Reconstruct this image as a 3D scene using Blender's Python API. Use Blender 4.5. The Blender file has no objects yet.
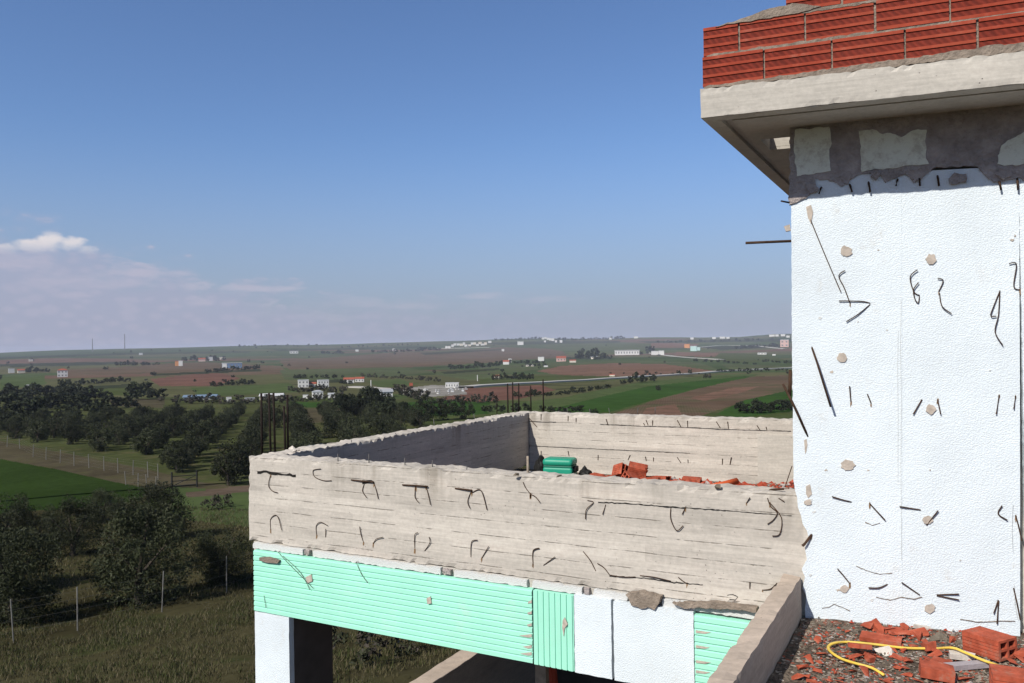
import bpy, bmesh, math, random
import numpy as np
from mathutils import Vector, Matrix, noise

random.seed(7)
RNG = np.random.default_rng(7)
scene = bpy.context.scene
COL = scene.collection

# ------------------------------------------------------------------ camera model
F, W, H = 820.0, 1024, 683
YAW, PIT, ROL = math.radians(28.2), math.radians(0.33), math.radians(0.81)
f0 = np.array([-math.sin(YAW) * math.cos(PIT), math.cos(YAW) * math.cos(PIT), math.sin(PIT)])
r0 = np.array([math.cos(YAW), math.sin(YAW), 0.0])
u0 = np.cross(r0, f0)
RV = math.cos(ROL) * r0 - math.sin(ROL) * u0
UV = math.cos(ROL) * u0 + math.sin(ROL) * r0
EYE = np.array([0.0, 0.0, 7.0])

def ray(x, y):
    return f0 * F + RV * (x - W / 2) - UV * (y - H / 2)
def onz(x, y, z):
    d = ray(x, y)
    return EYE + d * ((z - EYE[2]) / d[2])
def onplane(x, y, p0, n):
    d = ray(x, y)
    return EYE + d * (((np.array(p0) - EYE) @ n) / (d @ n))

cam = bpy.data.cameras.new('camera')
cam.sensor_width = 36.0
cam.lens = F * 36.0 / W
cam.clip_start, cam.clip_end = 0.05, 60000
camo = bpy.data.objects.new('camera', cam)
COL.objects.link(camo)
M = Matrix((tuple(RV), tuple(UV), tuple(-f0))).transposed().to_4x4()
M.translation = Vector(EYE)
camo.matrix_world = M
scene.camera = camo

# ------------------------------------------------------------------ materials
def new_mat(name):
    m = bpy.data.materials.new(name)
    m.use_nodes = True
    nt = m.node_tree
    b = nt.nodes['Principled BSDF']
    b.inputs['Specular IOR Level'].default_value = 0.2
    return m, nt, b

class N:
    """tiny node-building helper"""
    def __init__(s, nt): s.nt = nt
    def add(s, t, **kw):
        n = s.nt.nodes.new(t)
        for k, v in kw.items(): setattr(n, k, v)
        return n
    def put(s, sock, v):
        if isinstance(v, bpy.types.NodeSocket): s.nt.links.new(v, sock)
        elif v is not None:
            if sock.type == 'RGBA' and len(v) == 3: v = (*v, 1)
            sock.default_value = v
    def pos(s): return s.add('ShaderNodeNewGeometry').outputs['Position']
    def obj(s): return s.add('ShaderNodeTexCoord').outputs['Object']
    def mapping(s, v, scale=(1, 1, 1), rot=(0, 0, 0), loc=(0, 0, 0)):
        n = s.add('ShaderNodeMapping'); s.put(n.inputs[0], v)
        n.inputs['Scale'].default_value = scale; n.inputs['Rotation'].default_value = rot
        n.inputs['Location'].default_value = loc
        return n.outputs[0]
    def noise(s, v, scale, detail=4, rough=0.55, dist=0.0):
        n = s.add('ShaderNodeTexNoise'); s.put(n.inputs['Vector'], v)
        n.inputs['Scale'].default_value = scale; n.inputs['Detail'].default_value = detail
        n.inputs['Roughness'].default_value = rough; n.inputs['Distortion'].default_value = dist
        return n.outputs['Fac']
    def voro(s, v, scale, feature='F1', out='Distance', rand=1.0, dims='3D'):
        n = s.add('ShaderNodeTexVoronoi', feature=feature); n.voronoi_dimensions = dims; s.put(n.inputs['Vector'], v)
        n.inputs['Scale'].default_value = scale; n.inputs['Randomness'].default_value = rand
        return n.outputs[out]
    def math(s, op, a, b=None, c=None, clamp=False):
        n = s.add('ShaderNodeMath', operation=op, use_clamp=clamp)
        s.put(n.inputs[0], a)
        if b is not None: s.put(n.inputs[1], b)
        if c is not None: s.put(n.inputs[2], c)
        return n.outputs[0]
    def ramp(s, fac, stops, interp='LINEAR'):
        n = s.add('ShaderNodeValToRGB'); s.put(n.inputs[0], fac)
        cr = n.color_ramp; cr.interpolation = interp
        while len(cr.elements) < len(stops): cr.elements.new(0.5)
        for e, (p, c) in zip(cr.elements, stops):
            e.position = p
            e.color = (*c, 1) if not np.isscalar(c) else (c, c, c, 1)
        return n.outputs[0]
    def mix(s, fac, a, b, blend='MIX'):
        n = s.add('ShaderNodeMix', data_type='RGBA', blend_type=blend)
        s.put(n.inputs['Factor'], fac); s.put(n.inputs['A'], a) if False else None
        s.put(n.inputs[6], a); s.put(n.inputs[7], b)
        return n.outputs[2]
    def smooth(s, v, lo, hi):
        n = s.add('ShaderNodeMapRange', interpolation_type='SMOOTHSTEP'); s.put(n.inputs[0], v)
        n.inputs[1].default_value = lo; n.inputs[2].default_value = hi
        return n.outputs[0]
    def sep(s, v):
        n = s.add('ShaderNodeSeparateXYZ'); s.put(n.inputs[0], v); return n.outputs
    def bump(s, h, strength=0.5, dist=0.01, normal=None):
        n = s.add('ShaderNodeBump'); s.put(n.inputs['Height'], h)
        n.inputs['Strength'].default_value = strength; n.inputs['Distance'].default_value = dist
        if normal is not None: s.put(n.inputs['Normal'], normal)
        return n.outputs[0]

def simple(name, base, var=0.25, scale=8, rough=0.85, bump=0.0, bscale=60, bdist=0.004, spec=0.2, coords='pos', metal=0.0):
    m, nt, b = new_mat(name); n = N(nt)
    v = n.pos() if coords == 'pos' else n.obj()
    f = n.noise(v, scale, 6, 0.6)
    c = n.ramp(f, [(0.25, tuple(x * (1 - var) for x in base)), (0.75, tuple(min(1, x * (1 + var)) for x in base))])
    n.put(b.inputs['Base Color'], c)
    b.inputs['Roughness'].default_value = rough
    b.inputs['Specular IOR Level'].default_value = spec
    b.inputs['Metallic'].default_value = metal
    if bump:
        n.put(b.inputs['Normal'], n.bump(n.noise(v, bscale, 4), bump, bdist))
    return m

def concrete_mat(name, base, boards=True, pitch=0.108):
    m, nt, b = new_mat(name); n = N(nt); v = n.pos()
    x, y, z = n.sep(v)
    blot = n.noise(n.mapping(v, (0.8, 0.8, 3.4)), 1.5, 6, 0.58)
    fine = n.noise(v, 38, 5, 0.7)
    grain = n.noise(n.mapping(v, (4, 4, 70)), 1.0, 5, 0.65)       # wood grain of the form boards
    c = n.ramp(blot, [(0.24, tuple(k * 0.68 for k in base)), (0.42, tuple(k * .95 for k in base)), (0.58, base), (0.75, tuple(min(1, k * 1.2) for k in base))])
    c = n.mix(0.28, c, n.ramp(fine, [(0.3, 0.30), (0.7, 0.66)]), 'OVERLAY')
    c = n.mix(0.32, c, n.ramp(grain, [(0.3, 0.30), (0.7, 0.66)]), 'OVERLAY')
    height = n.math('ADD', n.math('MULTIPLY', fine, 0.24), n.math('MULTIPLY', grain, 0.3))
    if boards:
        wob = n.noise(n.mapping(v, (0.9, 0.9, 0.2)), 1.4, 3)
        zz = n.math('ADD', n.math('DIVIDE', z, pitch), n.math('MULTIPLY', wob, 0.22))
        idx = n.math('FLOOR', zz); fr = n.math('FRACT', zz)
        wn = n.add('ShaderNodeTexWhiteNoise', noise_dimensions='1D'); n.put(wn.inputs['W'], idx)
        seg = n.add('ShaderNodeTexWhiteNoise', noise_dimensions='2D'); sc_ = n.add('ShaderNodeCombineXYZ'); n.put(sc_.inputs[0], n.math('FLOOR', n.math('ADD', n.math('MULTIPLY', n.math('ADD', x, y), .42), n.math('MULTIPLY', wn.outputs[0], 7.0)))); n.put(sc_.inputs[1], idx); n.put(seg.inputs['Vector'], sc_.outputs[0])
        c = n.mix(0.34, c, n.ramp(seg.outputs[0], [(0.0, 0.34), (1.0, 0.63)]), 'OVERLAY')
        brk = n.noise(n.mapping(v, (3, 3, 1)), 2.2, 4, 0.7)
        line = n.math('MULTIPLY', n.math('SUBTRACT', 1.0, n.smooth(n.math('ABSOLUTE', n.math('SUBTRACT', fr, 0.5)), 0.012, 0.045)), n.smooth(brk, 0.44, 0.62))
        c = n.mix(n.math('MULTIPLY', line, 0.6), c, (0.085, 0.068, 0.05))
        height = n.math('SUBTRACT', height, n.math('MULTIPLY', line, 1.3))
        # rain streaks running down from the rough top edge
        st = n.noise(n.mapping(v, (5.0, 5.0, 0.25)), 1.0, 4, 0.6)
        top = n.smooth(z, 5.72, 6.12)
        c = n.mix(n.math('MULTIPLY', n.math('MULTIPLY', n.smooth(st, 0.5, 0.72), top), 0.55), c, (0.16, 0.135, 0.10))
    pit = n.voro(v, 26)
    pitm = n.math('SUBTRACT', 1.0, n.smooth(pit, 0.06, 0.13))
    sel = n.smooth(n.noise(v, 3.1, 2), 0.5, 0.62)
    pitm = n.math('MULTIPLY', pitm, sel)
    c = n.mix(n.math('MULTIPLY', pitm, 0.65), c, (0.10, 0.085, 0.07))
    height = n.math('SUBTRACT', height, pitm)
    n.put(b.inputs['Base Color'], c)
    b.inputs['Roughness'].default_value = 0.92
    n.put(b.inputs['Normal'], n.bump(height, 0.55, 0.006))
    return m

def foam_mat(name, base, dirt=True):
    m, nt, b = new_mat(name); n = N(nt); v = n.pos()
    f = n.noise(n.mapping(v, (1, 1, 1.35)), 112, 2, 0.5, 0.25)
    f2 = n.noise(v, 2.0, 5, 0.6)
    c = n.ramp(f2, [(0.3, tuple(k * 0.90 for k in base)), (0.6, base)])
    if dirt:
        g = n.noise(n.mapping(v, (1.0, 1.0, 0.8)), 5.0, 8, 0.75)
        c = n.mix(n.math('MULTIPLY', n.smooth(g, 0.55, 0.74), 0.42), c, (0.50, 0.44, 0.35))
    n.put(b.inputs['Base Color'], c)
    b.inputs['Roughness'].default_value = 0.8
    n.put(b.inputs['Normal'], n.bump(n.math('ADD', n.smooth(f, 0.33, 0.67), n.math('MULTIPLY', n.noise(v, 3.5, 4, .6), 3.0)), 0.40, 0.0055))
    return m

MAT = {}
MAT['concrete'] = concrete_mat('board_marked_concrete', (0.51, 0.465, 0.405))
MAT['concrete_plain'] = concrete_mat('cast_concrete', (0.47, 0.435, 0.38), boards=False)
MAT['concrete_tan'] = concrete_mat('tan_concrete', (0.46, 0.375, 0.30), boards=False)
MAT['foam'] = foam_mat('white_foam', (0.70, 0.76, 0.79))
MAT['foam_edge'] = foam_mat('foam_edge', (0.60, 0.60, 0.58))
MAT['foam_old'] = foam_mat('aged_foam', (0.76, 0.77, 0.66))
MAT['mint'] = simple('mint_foam', (0.34, 0.73, 0.56), 0.06, 2.5, 0.7, 0.15, 90, 0.002)
MAT['mortar'] = simple('grey_mortar', (0.36, 0.315, 0.295), 0.4, 10, 0.95, 1.0, 34, 0.03)
MAT['mortar_tan'] = simple('tan_mortar', (0.24, 0.195, 0.155), 0.4, 14, 0.95, 0.9, 60, 0.012)
MAT['plug'] = simple('mortar_plug', (0.44, 0.38, 0.32), 0.25, 40, 0.95, 0.5, 90, 0.004)
MAT['rust'] = simple('rusted_steel', (0.055, 0.030, 0.018), 0.6, 30, 0.8, 0.4, 200, 0.002)
MAT['dark_rust'] = simple('dark_rusted_steel', (0.016, 0.010, 0.008), 0.5, 30, 0.8)
MAT['steel'] = simple('grey_wire', (0.10, 0.095, 0.09), 0.3, 30, 0.6)
MAT['rust_stain'] = simple('rust_stain', (0.22, 0.135, 0.07), 0.5, 60, 0.95)
MAT['brick'] = simple('terracotta', (0.31, 0.051, 0.026), 0.25, 12, 0.85, 0.3, 80, 0.003)
MAT['brick_obj'] = simple('broken_terracotta', (0.36, 0.078, 0.040), 0.45, 18, 0.9, 0.4, 70, 0.004, coords='obj')
MAT['slot_shade'] = simple('painted_slot_shade', (0.02, 0.018, 0.016), 0.2, 5, 1.0)  # dark colour stands for the shade inside wall slots
MAT['wood'] = simple('grey_timber', (0.28, 0.23, 0.18), 0.3, 20, 0.9, 0.4, 60, 0.003)
MAT['redpaint'] = simple('red_pipe', (0.30, 0.05, 0.03), 0.2, 10, 0.6)
MAT['shade_dark_wall'] = simple('wall_with_painted_shade', (0.10, 0.085, 0.075), 0.3, 3, 0.95)  # deep shade of the lower storey put into the wall colour
MAT['green_plastic'] = simple('green_plastic', (0.012, 0.27, 0.17), 0.12, 6, 0.45, spec=0.4)
MAT['green_plastic_dark'] = simple('dark_green_plastic', (0.008, 0.13, 0.085), 0.12, 6, 0.5, spec=0.4)
MAT['black_plastic'] = simple('black_plastic', (0.012, 0.012, 0.012), 0.2, 10, 0.6)
MAT['yellow'] = simple('yellow_hose', (0.70, 0.48, 0.07), 0.3, 9, 0.5, spec=0.4)
MAT['orange_pipe'] = simple('orange_pipe', (0.62, 0.11, 0.03), 0.15, 9, 0.5)
MAT['chalk'] = simple('pale_lump', (0.55, 0.50, 0.44), 0.25, 20, 0.95, 0.6, 60, 0.006, coords='obj')
MAT['greystone'] = simple('grey_concrete_bar', (0.33, 0.29, 0.30), 0.2, 14, 0.95, 0.5, 60, 0.005, coords='obj')
MAT['mud'] = simple('old_cement', (0.17, 0.14, 0.105), 0.4, 18, 0.95, 0.6, 60, 0.006, coords='obj')

def brick_band_mat():
    m, nt, b = new_mat('combed_terracotta'); n = N(nt); v = n.pos()
    w = n.add('ShaderNodeTexWave', wave_type='BANDS', bands_direction='DIAGONAL')
    n.put(w.inputs['Vector'], v); w.inputs['Scale'].default_value = 15; w.inputs['Distortion'].default_value = 3.5
    w.inputs['Detail'].default_value = 2
    f = n.noise(v, 16, 5)
    c = n.mix(w.outputs['Fac'], (0.13, 0.020, 0.012), (0.20, 0.030, 0.017))
    c = n.mix(0.5, c, n.ramp(f, [(0.3, 0.3), (0.7, 0.66)]), 'OVERLAY')
    n.put(b.inputs['Base Color'], c); b.inputs['Roughness'].default_value = 0.85
    n.put(b.inputs['Normal'], n.bump(w.outputs['Fac'], 0.6, 0.004))
    return m
MAT['brick_band'] = brick_band_mat()

def rubble_floor_mat():
    m, nt, b = new_mat('rubble_strewn_screed'); n = N(nt); v = n.pos()
    f = n.noise(v, 5, 8, 0.7)
    c = n.ramp(f, [(0.3, (0.055, 0.04, 0.03)), (0.5, (0.13, 0.10, 0.075)), (0.72, (0.24, 0.20, 0.155))])
    vo = n.add('ShaderNodeTexVoronoi'); n.put(vo.inputs['Vector'], v); vo.inputs['Scale'].default_value = 58
    rgb = n.sep(vo.outputs['Color'])
    red = n.math('MULTIPLY', n.smooth(rgb[0], 0.80, 0.83), n.smooth(n.noise(v, 2.6, 3), 0.40, 0.6))
    c = n.mix(red, c, (0.33, 0.075, 0.035))
    c = n.mix(n.math('MULTIPLY', n.smooth(rgb[1], 0.86, 0.89), 0.8), c, (0.42, 0.37, 0.31))
    c = n.mix(n.math('MULTIPLY', n.smooth(rgb[2], 0.7, 0.75), 0.7), c, (0.035, 0.028, 0.02))
    n.put(b.inputs['Base Color'], c); b.inputs['Roughness'].default_value = 0.95
    h = n.math('ADD', n.math('MULTIPLY', rgb[1], 0.7), n.noise(v, 70, 4))
    n.put(b.inputs['Normal'], n.bump(h, 0.9, 0.014))
    return m
MAT['rubble_floor'] = rubble_floor_mat()

def dusty(m, amt, col, scale=7, lo=.5, hi=.72, coords='obj'):
    nt = m.node_tree; n = N(nt); b = nt.nodes['Principled BSDF']; src = b.inputs['Base Color'].links[0].from_socket
    v = n.obj() if coords == 'obj' else n.pos()
    f = n.math('MULTIPLY', n.smooth(n.noise(v, scale, 8, .75), lo, hi), amt)
    n.put(b.inputs['Base Color'], n.mix(f, src, col))
dusty(MAT['foam_old'], .5, (.36, .31, .24), 16, .46, .66, 'pos')
dusty(MAT['mortar'], .5, (.13, .11, .10), 12, .56, .72, 'pos')
dusty(MAT['brick_obj'], .6, (.33, .22, .16), 14)
dusty(MAT['brick'], .4, (.36, .085, .045), 2.3, .42, .62, 'pos')
dusty(MAT['brick_band'], .15, (.25, .05, .03), 2.3, .42, .62, 'pos')
dusty(MAT['brick'], .35, (.30, .20, .15), 6, .52, .75, 'pos')
dusty(MAT['yellow'], .55, (.34, .27, .15), 16, .5, .7)
dusty(MAT['mint'], .45, (.50, .66, .56), 3.0, .5, .75, 'pos')
dusty(MAT['mint'], .55, (.46, .36, .30), 11, .66, .76, 'pos')


# ------------------------------------------------------------------ object helpers
def root_loc(o):
    l = Vector((0, 0, 0))
    while o is not None:
        l = l + o.location; o = o.parent
    return l

def obj_from(name, verts, faces, mats, parent=None, midx=None, smooth=False, local=False):
    """one mesh object from world-space verts (or local ones)"""
    me = bpy.data.meshes.new(name)
    if parent is not None and not local:
        off = root_loc(parent)
        verts = [(p[0] - off.x, p[1] - off.y, p[2] - off.z) for p in verts]
    me.from_pydata([tuple(map(float, p)) for p in verts], [], faces)
    for m in (mats if isinstance(mats, (list, tuple)) else [mats]): me.materials.append(m)
    if midx is not None: me.polygons.foreach_set('material_index', np.asarray(midx, dtype=np.int32))
    if smooth: me.polygons.foreach_set('use_smooth', np.ones(len(me.polygons), dtype=bool))
    me.update()
    o = bpy.data.objects.new(name, me); COL.objects.link(o)
    if parent is not None: o.parent = parent
    return o

def tag(o, label=None, cat=None, group=None, kind=None):
    if label: o['label'] = label
    if cat: o['category'] = cat
    if group: o['group'] = group
    if kind: o['kind'] = kind
    return o

def thing(name, label, cat, loc=(0, 0, 0), group=None, rotz=0.0):
    o = bpy.data.objects.new(name, None); o.empty_display_size = 0.2
    o.location = tuple(map(float, loc)); o.rotation_euler = (0, 0, rotz)
    COL.objects.link(o)
    return tag(o, label, cat, group)

class MB:
    """collects shapes for one mesh"""
    def __init__(s): s.v, s.f, s.m = [], [], []
    def add(s, vs, fs, mi=0):
        b = len(s.v); s.v += [tuple(p) for p in vs]
        s.f += [tuple(i + b for i in f) for f in fs]
        s.m += [mi] * len(fs) if np.isscalar(mi) else list(mi)
    def box(s, p0, ax, ay, az, mi=0):
        p0, ax, ay, az = map(np.array, (p0, ax, ay, az))
        vs = [p0, p0 + ax, p0 + ax + ay, p0 + ay, p0 + az, p0 + ax + az, p0 + ax + ay + az, p0 + ay + az]
        s.add(vs, [(3, 2, 1, 0), (4, 5, 6, 7), (0, 1, 5, 4), (1, 2, 6, 5), (2, 3, 7, 6), (3, 0, 4, 7)], mi)
    def prism(s, poly, vec, mi=0):
        """poly: 3-D outline (planar), extruded by vec; sides and caps"""
        poly = [np.array(p, dtype=float) for p in poly]; vec = np.array(vec, dtype=float); k = len(poly)
        tris = tri_poly(poly)
        vs = poly + [p + vec for p in poly]
        fs = [tuple(t) for t in tris] + [tuple(i + k for i in reversed(t)) for t in tris]
        fs += [(i, i + k, (i + 1) % k + k, (i + 1) % k) for i in range(k)]
        s.add(vs, fs, mi)
    def tube(s, pts, r, sides=6, mi=0, flat=1.0):
        pts = [Vector(p) for p in pts]; n = len(pts)
        rings = []
        up = Vector((0.13, 0.2, 0.97))
        for i, p in enumerate(pts):
            t = (pts[min(i + 1, n - 1)] - pts[max(i - 1, 0)])
            if t.length < 1e-9: t = Vector((0, 0, 1))
            t.normalize()
            a = t.cross(up)
            if a.length < 1e-3: a = t.cross(Vector((1, 0, 0)))
            a.normalize(); b2 = a.cross(t).normalized()
            rr = r[i] if isinstance(r, (list, tuple)) else r
            rings.append([p + (a * math.cos(2 * math.pi * k / sides) + b2 * math.sin(2 * math.pi * k / sides) * flat) * rr for k in range(sides)])
        base = [q for ring in rings for q in ring]
        fs = []
        for i in range(n - 1):
            for k in range(sides):
                fs.append((i * sides + k, i * sides + (k + 1) % sides, (i + 1) * sides + (k + 1) % sides, (i + 1) * sides + k))
        fs.append(tuple(range(sides))[::-1]); fs.append(tuple((n - 1) * sides + k for k in range(sides)))
        s.add(base, fs, mi)
    def build(s, name, mats, parent=None, smooth=False):
        return obj_from(name, s.v, s.f, mats, parent, s.m, smooth)

def tri_poly(poly):
    from mathutils.geometry import tessellate_polygon
    return tessellate_polygon([[Vector(p) for p in poly]])

def spline(pts, n=6):
    """Catmull-Rom through points"""
    P = [np.array(p, dtype=float) for p in pts]
    if len(P) < 3: return P
    out = []
    for i in range(len(P) - 1):
        a, b, c, d = P[max(i - 1, 0)], P[i], P[i + 1], P[min(i + 2, len(P) - 1)]
        for k in range(n):
            t = k / n
            out.append(0.5 * ((2 * b) + (-a + c) * t + (2 * a - 5 * b + 4 * c - d) * t * t + (-a + 3 * b - 3 * c + d) * t ** 3))
    out.append(P[-1]); return out

def rough_box(x0, x1, y0, y1, z0, z1, step=0.04, chip=0.014, wave=0.004, top_chip=None, seed=0.0, zt=None):
    """box with subdivided faces whose edges are chipped and whose faces wave a little"""
    tc = chip if top_chip is None else top_chip
    nx, ny, nz = (max(1, int(round((b - a) / step))) for a, b in ((x0, x1), (y0, y1), (z0, z1)))
    verts, key, faces = [], {}, []
    def vid(i, j, k):
        if (i, j, k) in key: return key[(i, j, k)]
        p = Vector((x0 + (x1 - x0) * i / nx, y0 + (y1 - y0) * j / ny, z0 + (z1 - z0) * k / nz))
        nrm = Vector(((i == nx) - (i == 0), (j == ny) - (j == 0), (k == nz) - (k == 0)))
        cnt = int(abs(nrm.x) + abs(nrm.y) + abs(nrm.z))
        q = p * 6 + Vector((seed, seed * 2, 0))
        d = nrm * (wave * noise.noise(q))
        if k == nz: d += Vector((0, 0, 1)) * (tc * 0.8 * (0.6 * noise.noise(p * 13 + Vector((seed, 3, 1))) + 0.9 * noise.noise(p * 41 + Vector((seed, 7, 1)))))
        if cnt >= 2:
            c = tc if k == nz else chip
            a = max(0.0, 0.6 * noise.noise(p * 5 + Vector((9, seed, 4))) + 0.9 * noise.noise(p * 37) + 0.12)
            d -= nrm * c * a * 1.3
        verts.append(p + d); key[(i, j, k)] = len(verts) - 1
        return key[(i, j, k)]
    for j in range(ny):
        for k in range(nz):
            faces.append((vid(0, j, k), vid(0, j, k + 1), vid(0, j + 1, k + 1), vid(0, j + 1, k)))
            faces.append((vid(nx, j, k), vid(nx, j + 1, k), vid(nx, j + 1, k + 1), vid(nx, j, k + 1)))
    for i in range(nx):
        for k in range(nz):
            faces.append((vid(i, 0, k), vid(i + 1, 0, k), vid(i + 1, 0, k + 1), vid(i, 0, k + 1)))
            faces.append((vid(i, ny, k), vid(i, ny, k + 1), vid(i + 1, ny, k + 1), vid(i + 1, ny, k)))
    for i in range(nx):
        for j in range(ny):
            faces.append((vid(i, j, nz), vid(i + 1, j, nz), vid(i + 1, j + 1, nz), vid(i, j + 1, nz)))
            faces.append((vid(i, j, 0), vid(i, j + 1, 0), vid(i + 1, j + 1, 0), vid(i + 1, j, 0)))
    return verts, faces

# ------------------------------------------------------------------ frames on the building
AN = math.radians(8.1); A0 = np.array([-0.743, 5.045, 5.4]) - .026 * np.array([-math.sin(AN), math.cos(AN), 0])
T = np.array([math.cos(AN), math.sin(AN), 0]); NN = np.array([-T[1], T[0], 0]); Z = np.array([0, 0, 1.0])
YF = 5.045                                     # front face of the terrace parapet
def wing(px, py, o=0.0): return onplane(px, py, A0 + NN * o, NN)
def WP(s, o, z): return np.array([A0[0], A0[1], 0]) + T * s + NN * o + Z * z
def front(px, py, off=0.0): return onplane(px, py, np.array([0, YF + off, 0]), np.array([0, 1.0, 0]))
def back(px, py): return onplane(px, py, np.array([0, 9.82, 0]), np.array([0, 1.0, 0]))
# ================================================================== THE UNFINISHED HOUSE
house = thing('unfinished_house', 'unfinished concrete house with white and mint foam boards, rusty wires and a red brick gable', 'house', (-0.8, 5.0, 0.3))

def rough_part(name, *a, mat='concrete', parent=None, **k):
    v, f = rough_box(*a, **k)
    return obj_from(name, v, f, MAT[mat], parent or house)
def box_part(name, x0, x1, y0, y1, z0, z1, mat, parent=None):
    m = MB(); m.box((x0, y0, z0), (x1 - x0, 0, 0), (0, y1 - y0, 0), (0, 0, z1 - z0))
    return m.build(name, MAT[mat], parent or house)

# --- terrace parapet of board-marked concrete
pf = rough_part('parapet_wall', -5.245, -0.70, YF, 5.245, 5.395, 6.105, step=0.035, chip=0.012, top_chip=0.022, seed=1)
tag(pf, 'long parapet wall facing the viewer with rows of bent wires')
pl = rough_part('parapet_wall', -5.247, -5.03, 5.25, 10.03, 5.397, 6.105, step=0.034, chip=0.012, top_chip=0.02, seed=2)
tag(pl, 'parapet wall whose inner face lies in shade')
pb = rough_part('parapet_wall', -5.025, -0.45, 9.82, 10.028, 5.15, 6.105, step=0.045, chip=0.012, top_chip=0.02, seed=3)
tag(pb, 'sunlit parapet wall at the far side of the terrace')
pil = rough_part('pilaster', -2.02, -0.5, 9.795, 9.818, 5.36, 5.93, mat='concrete_plain', step=0.05, chip=0.006, seed=4)
box_part('terrace_slab', -5.2, -0.72, 5.248, 9.815, 5.14, 5.345, 'rubble_floor')
box_part('edge_beam', -5.2, -0.72, 5.052, 5.30, 4.845, 5.392, 'concrete_plain')
box_part('edge_beam', -5.2, -4.95, 5.303, 9.9, 4.847, 5.137, 'concrete_plain')

# --- lower storey, wall colour darkened to stand in for the shade under the terrace
box_part('column', -5.18, -4.765, 5.055, 5.52, 0.0, 4.842, 'shade_dark_wall')
box_part('column', -5.18, -4.80, 9.6, 10.0, 0.0, 4.842, 'shade_dark_wall')
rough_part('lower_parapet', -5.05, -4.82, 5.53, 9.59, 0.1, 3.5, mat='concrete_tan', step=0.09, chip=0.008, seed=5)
box_part('back_wall', -4.795, 3.0, 9.86, 10.02, 0.0, 5.13, 'shade_dark_wall')
box_part('lower_floor', -4.815, 3.0, 5.0, 9.855, 2.2, 2.4, 'shade_dark_wall')
m = MB(); m.box(tuple(front(535, 661, 0.5)), (0.09, 0, 0), (0, 0.05, 0), (-0.02, 0.05, -2.3)); m.build('timber_prop', MAT['wood'], house)
m = MB(); p = front(549, 664, 0.8); m.tube([p + Z * 0.3, p - Z * 1.0 + np.array([0.06, 0.1, 0]), p - Z * 2.3 + np.array([0.1, 0.2, 0])], 0.035, 8); m.build('pipe', MAT['redpaint'], house)

# --- insulation boards on the edge beam
ZT, ZB, YB = 5.335, 4.832, YF - 0.055
def bx(px, py=640): return front(px, py, -0.055)[0]
def mint_board(x0, x1, along, n, zt=ZT, zb=ZB, label=None):
    m = MB(); d = 0.0075
    if along == 'x':
        h = (zt - zb) / n; prof = []
        for i in range(n):
            a = zb + i * h
            prof += [(0, a + 0.004), (0, a + h - 0.010), (d, a + h - 0.006), (d, a + h)]
        prof = [(YB + q, z) for q, z in prof]
        vs = [(x0, y, z) for y, z in prof] + [(x1, y, z) for y, z in prof]; k = len(prof)
        fs = [(i, k + i, k + i + 1, i + 1) for i in range(k - 1)]
        b0 = len(vs); vs += [(x0, YB + .055, prof[0][1]), (x0, YB + .055, zt), (x1, YB + .055, prof[0][1]), (x1, YB + .055, zt)]
        fs += [(k - 1, 2 * k - 1, b0 + 3, b0 + 1), (0, b0, b0 + 2, k), tuple([b0] + list(range(k)) + [b0 + 1]), tuple([b0 + 2] + list(range(k, 2 * k)) + [b0 + 3])]
        fs += [(b0, b0 + 1, b0 + 3, b0 + 2)]
    else:
        w = (x1 - x0) / n; prof = []
        for i in range(n):
            a = x0 + i * w
            prof += [(a + 0.003, 0), (a + w - 0.009, 0), (a + w - 0.006, d), (a + w, d)]
        k = len(prof)
        vs = [(x, YB + q, zb) for x, q in prof] + [(x, YB + q, zt) for x, q in prof]
        fs = [(i, i + 1, k + i + 1, k + i) for i in range(k - 1)]
        b0 = len(vs); vs += [(x0, YB + .055, zb), (x1, YB + .055, zb), (x0, YB + .055, zt), (x1, YB + .055, zt)]
        fs += [tuple([b0] + list(range(k)) + [b0 + 1]), tuple([b0 + 2] + list(range(k, 2 * k)) + [b0 + 3]), (b0, b0 + 2, b0 + 3, b0 + 1)]
    m.add(vs, fs); o = m.build('insulation_board', MAT['mint'], house)
    if label: o['label'] = label
    return o
XL = bx(253.6, 578)
mb1 = mint_board(XL, bx(532.3), 'x', 12, label='long mint foam board with horizontal ribs')
mint_board(bx(533.4), bx(573.6), 'z', 7, label='narrow mint foam board with upright ribs')
mint_board(bx(694.5), -0.80, 'x', 12, zt=5.325, label='mint foam board behind the low wall')

def edge_jitter(pts, step, amp, seed=0.0):
    """subdivide a 2-D outline and make it ragged"""
    out = []
    for i in range(len(pts)):
        a, b = np.array(pts[i], float), np.array(pts[(i + 1) % len(pts)], float)
        k = max(1, int(np.linalg.norm(b - a) / step))
        for j in range(k):
            p = a + (b - a) * j / k
            q = Vector((p[0] * 14 + seed, p[1] * 14, seed))
            out.append(p + amp * np.array([noise.noise(q * 2.3), noise.noise(q * 2.3 + Vector((5, 5, 5)))]))
    return out
def xz_sheet(name, pts, y0, y1, mat, parent=None, jit=0.004, step=0.03):
    m = MB(); pts = edge_jitter(pts, step, jit, seed=pts[0][0])
    m.prism([(x, y0, z) for x, z in pts], (0, y1 - y0, 0)); return m.build(name, MAT[mat], parent or house)
def rect(x0, x1, z0, z1): return [(x0, z0), (x1, z0), (x1, z1), (x0, z1)]
o = xz_sheet('insulation_board', rect(bx(574.6), bx(611.5), ZB - .002, 5.345), YB, YB + .054, 'foam'); o['label'] = 'white foam board left of a cracked joint'
o = xz_sheet('insulation_board', rect(bx(613.8), bx(693.6), ZB - .004, 5.34), YB + .001, YB + .054, 'foam'); o['label'] = 'white foam board between the cracked joint and mint board'
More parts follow.
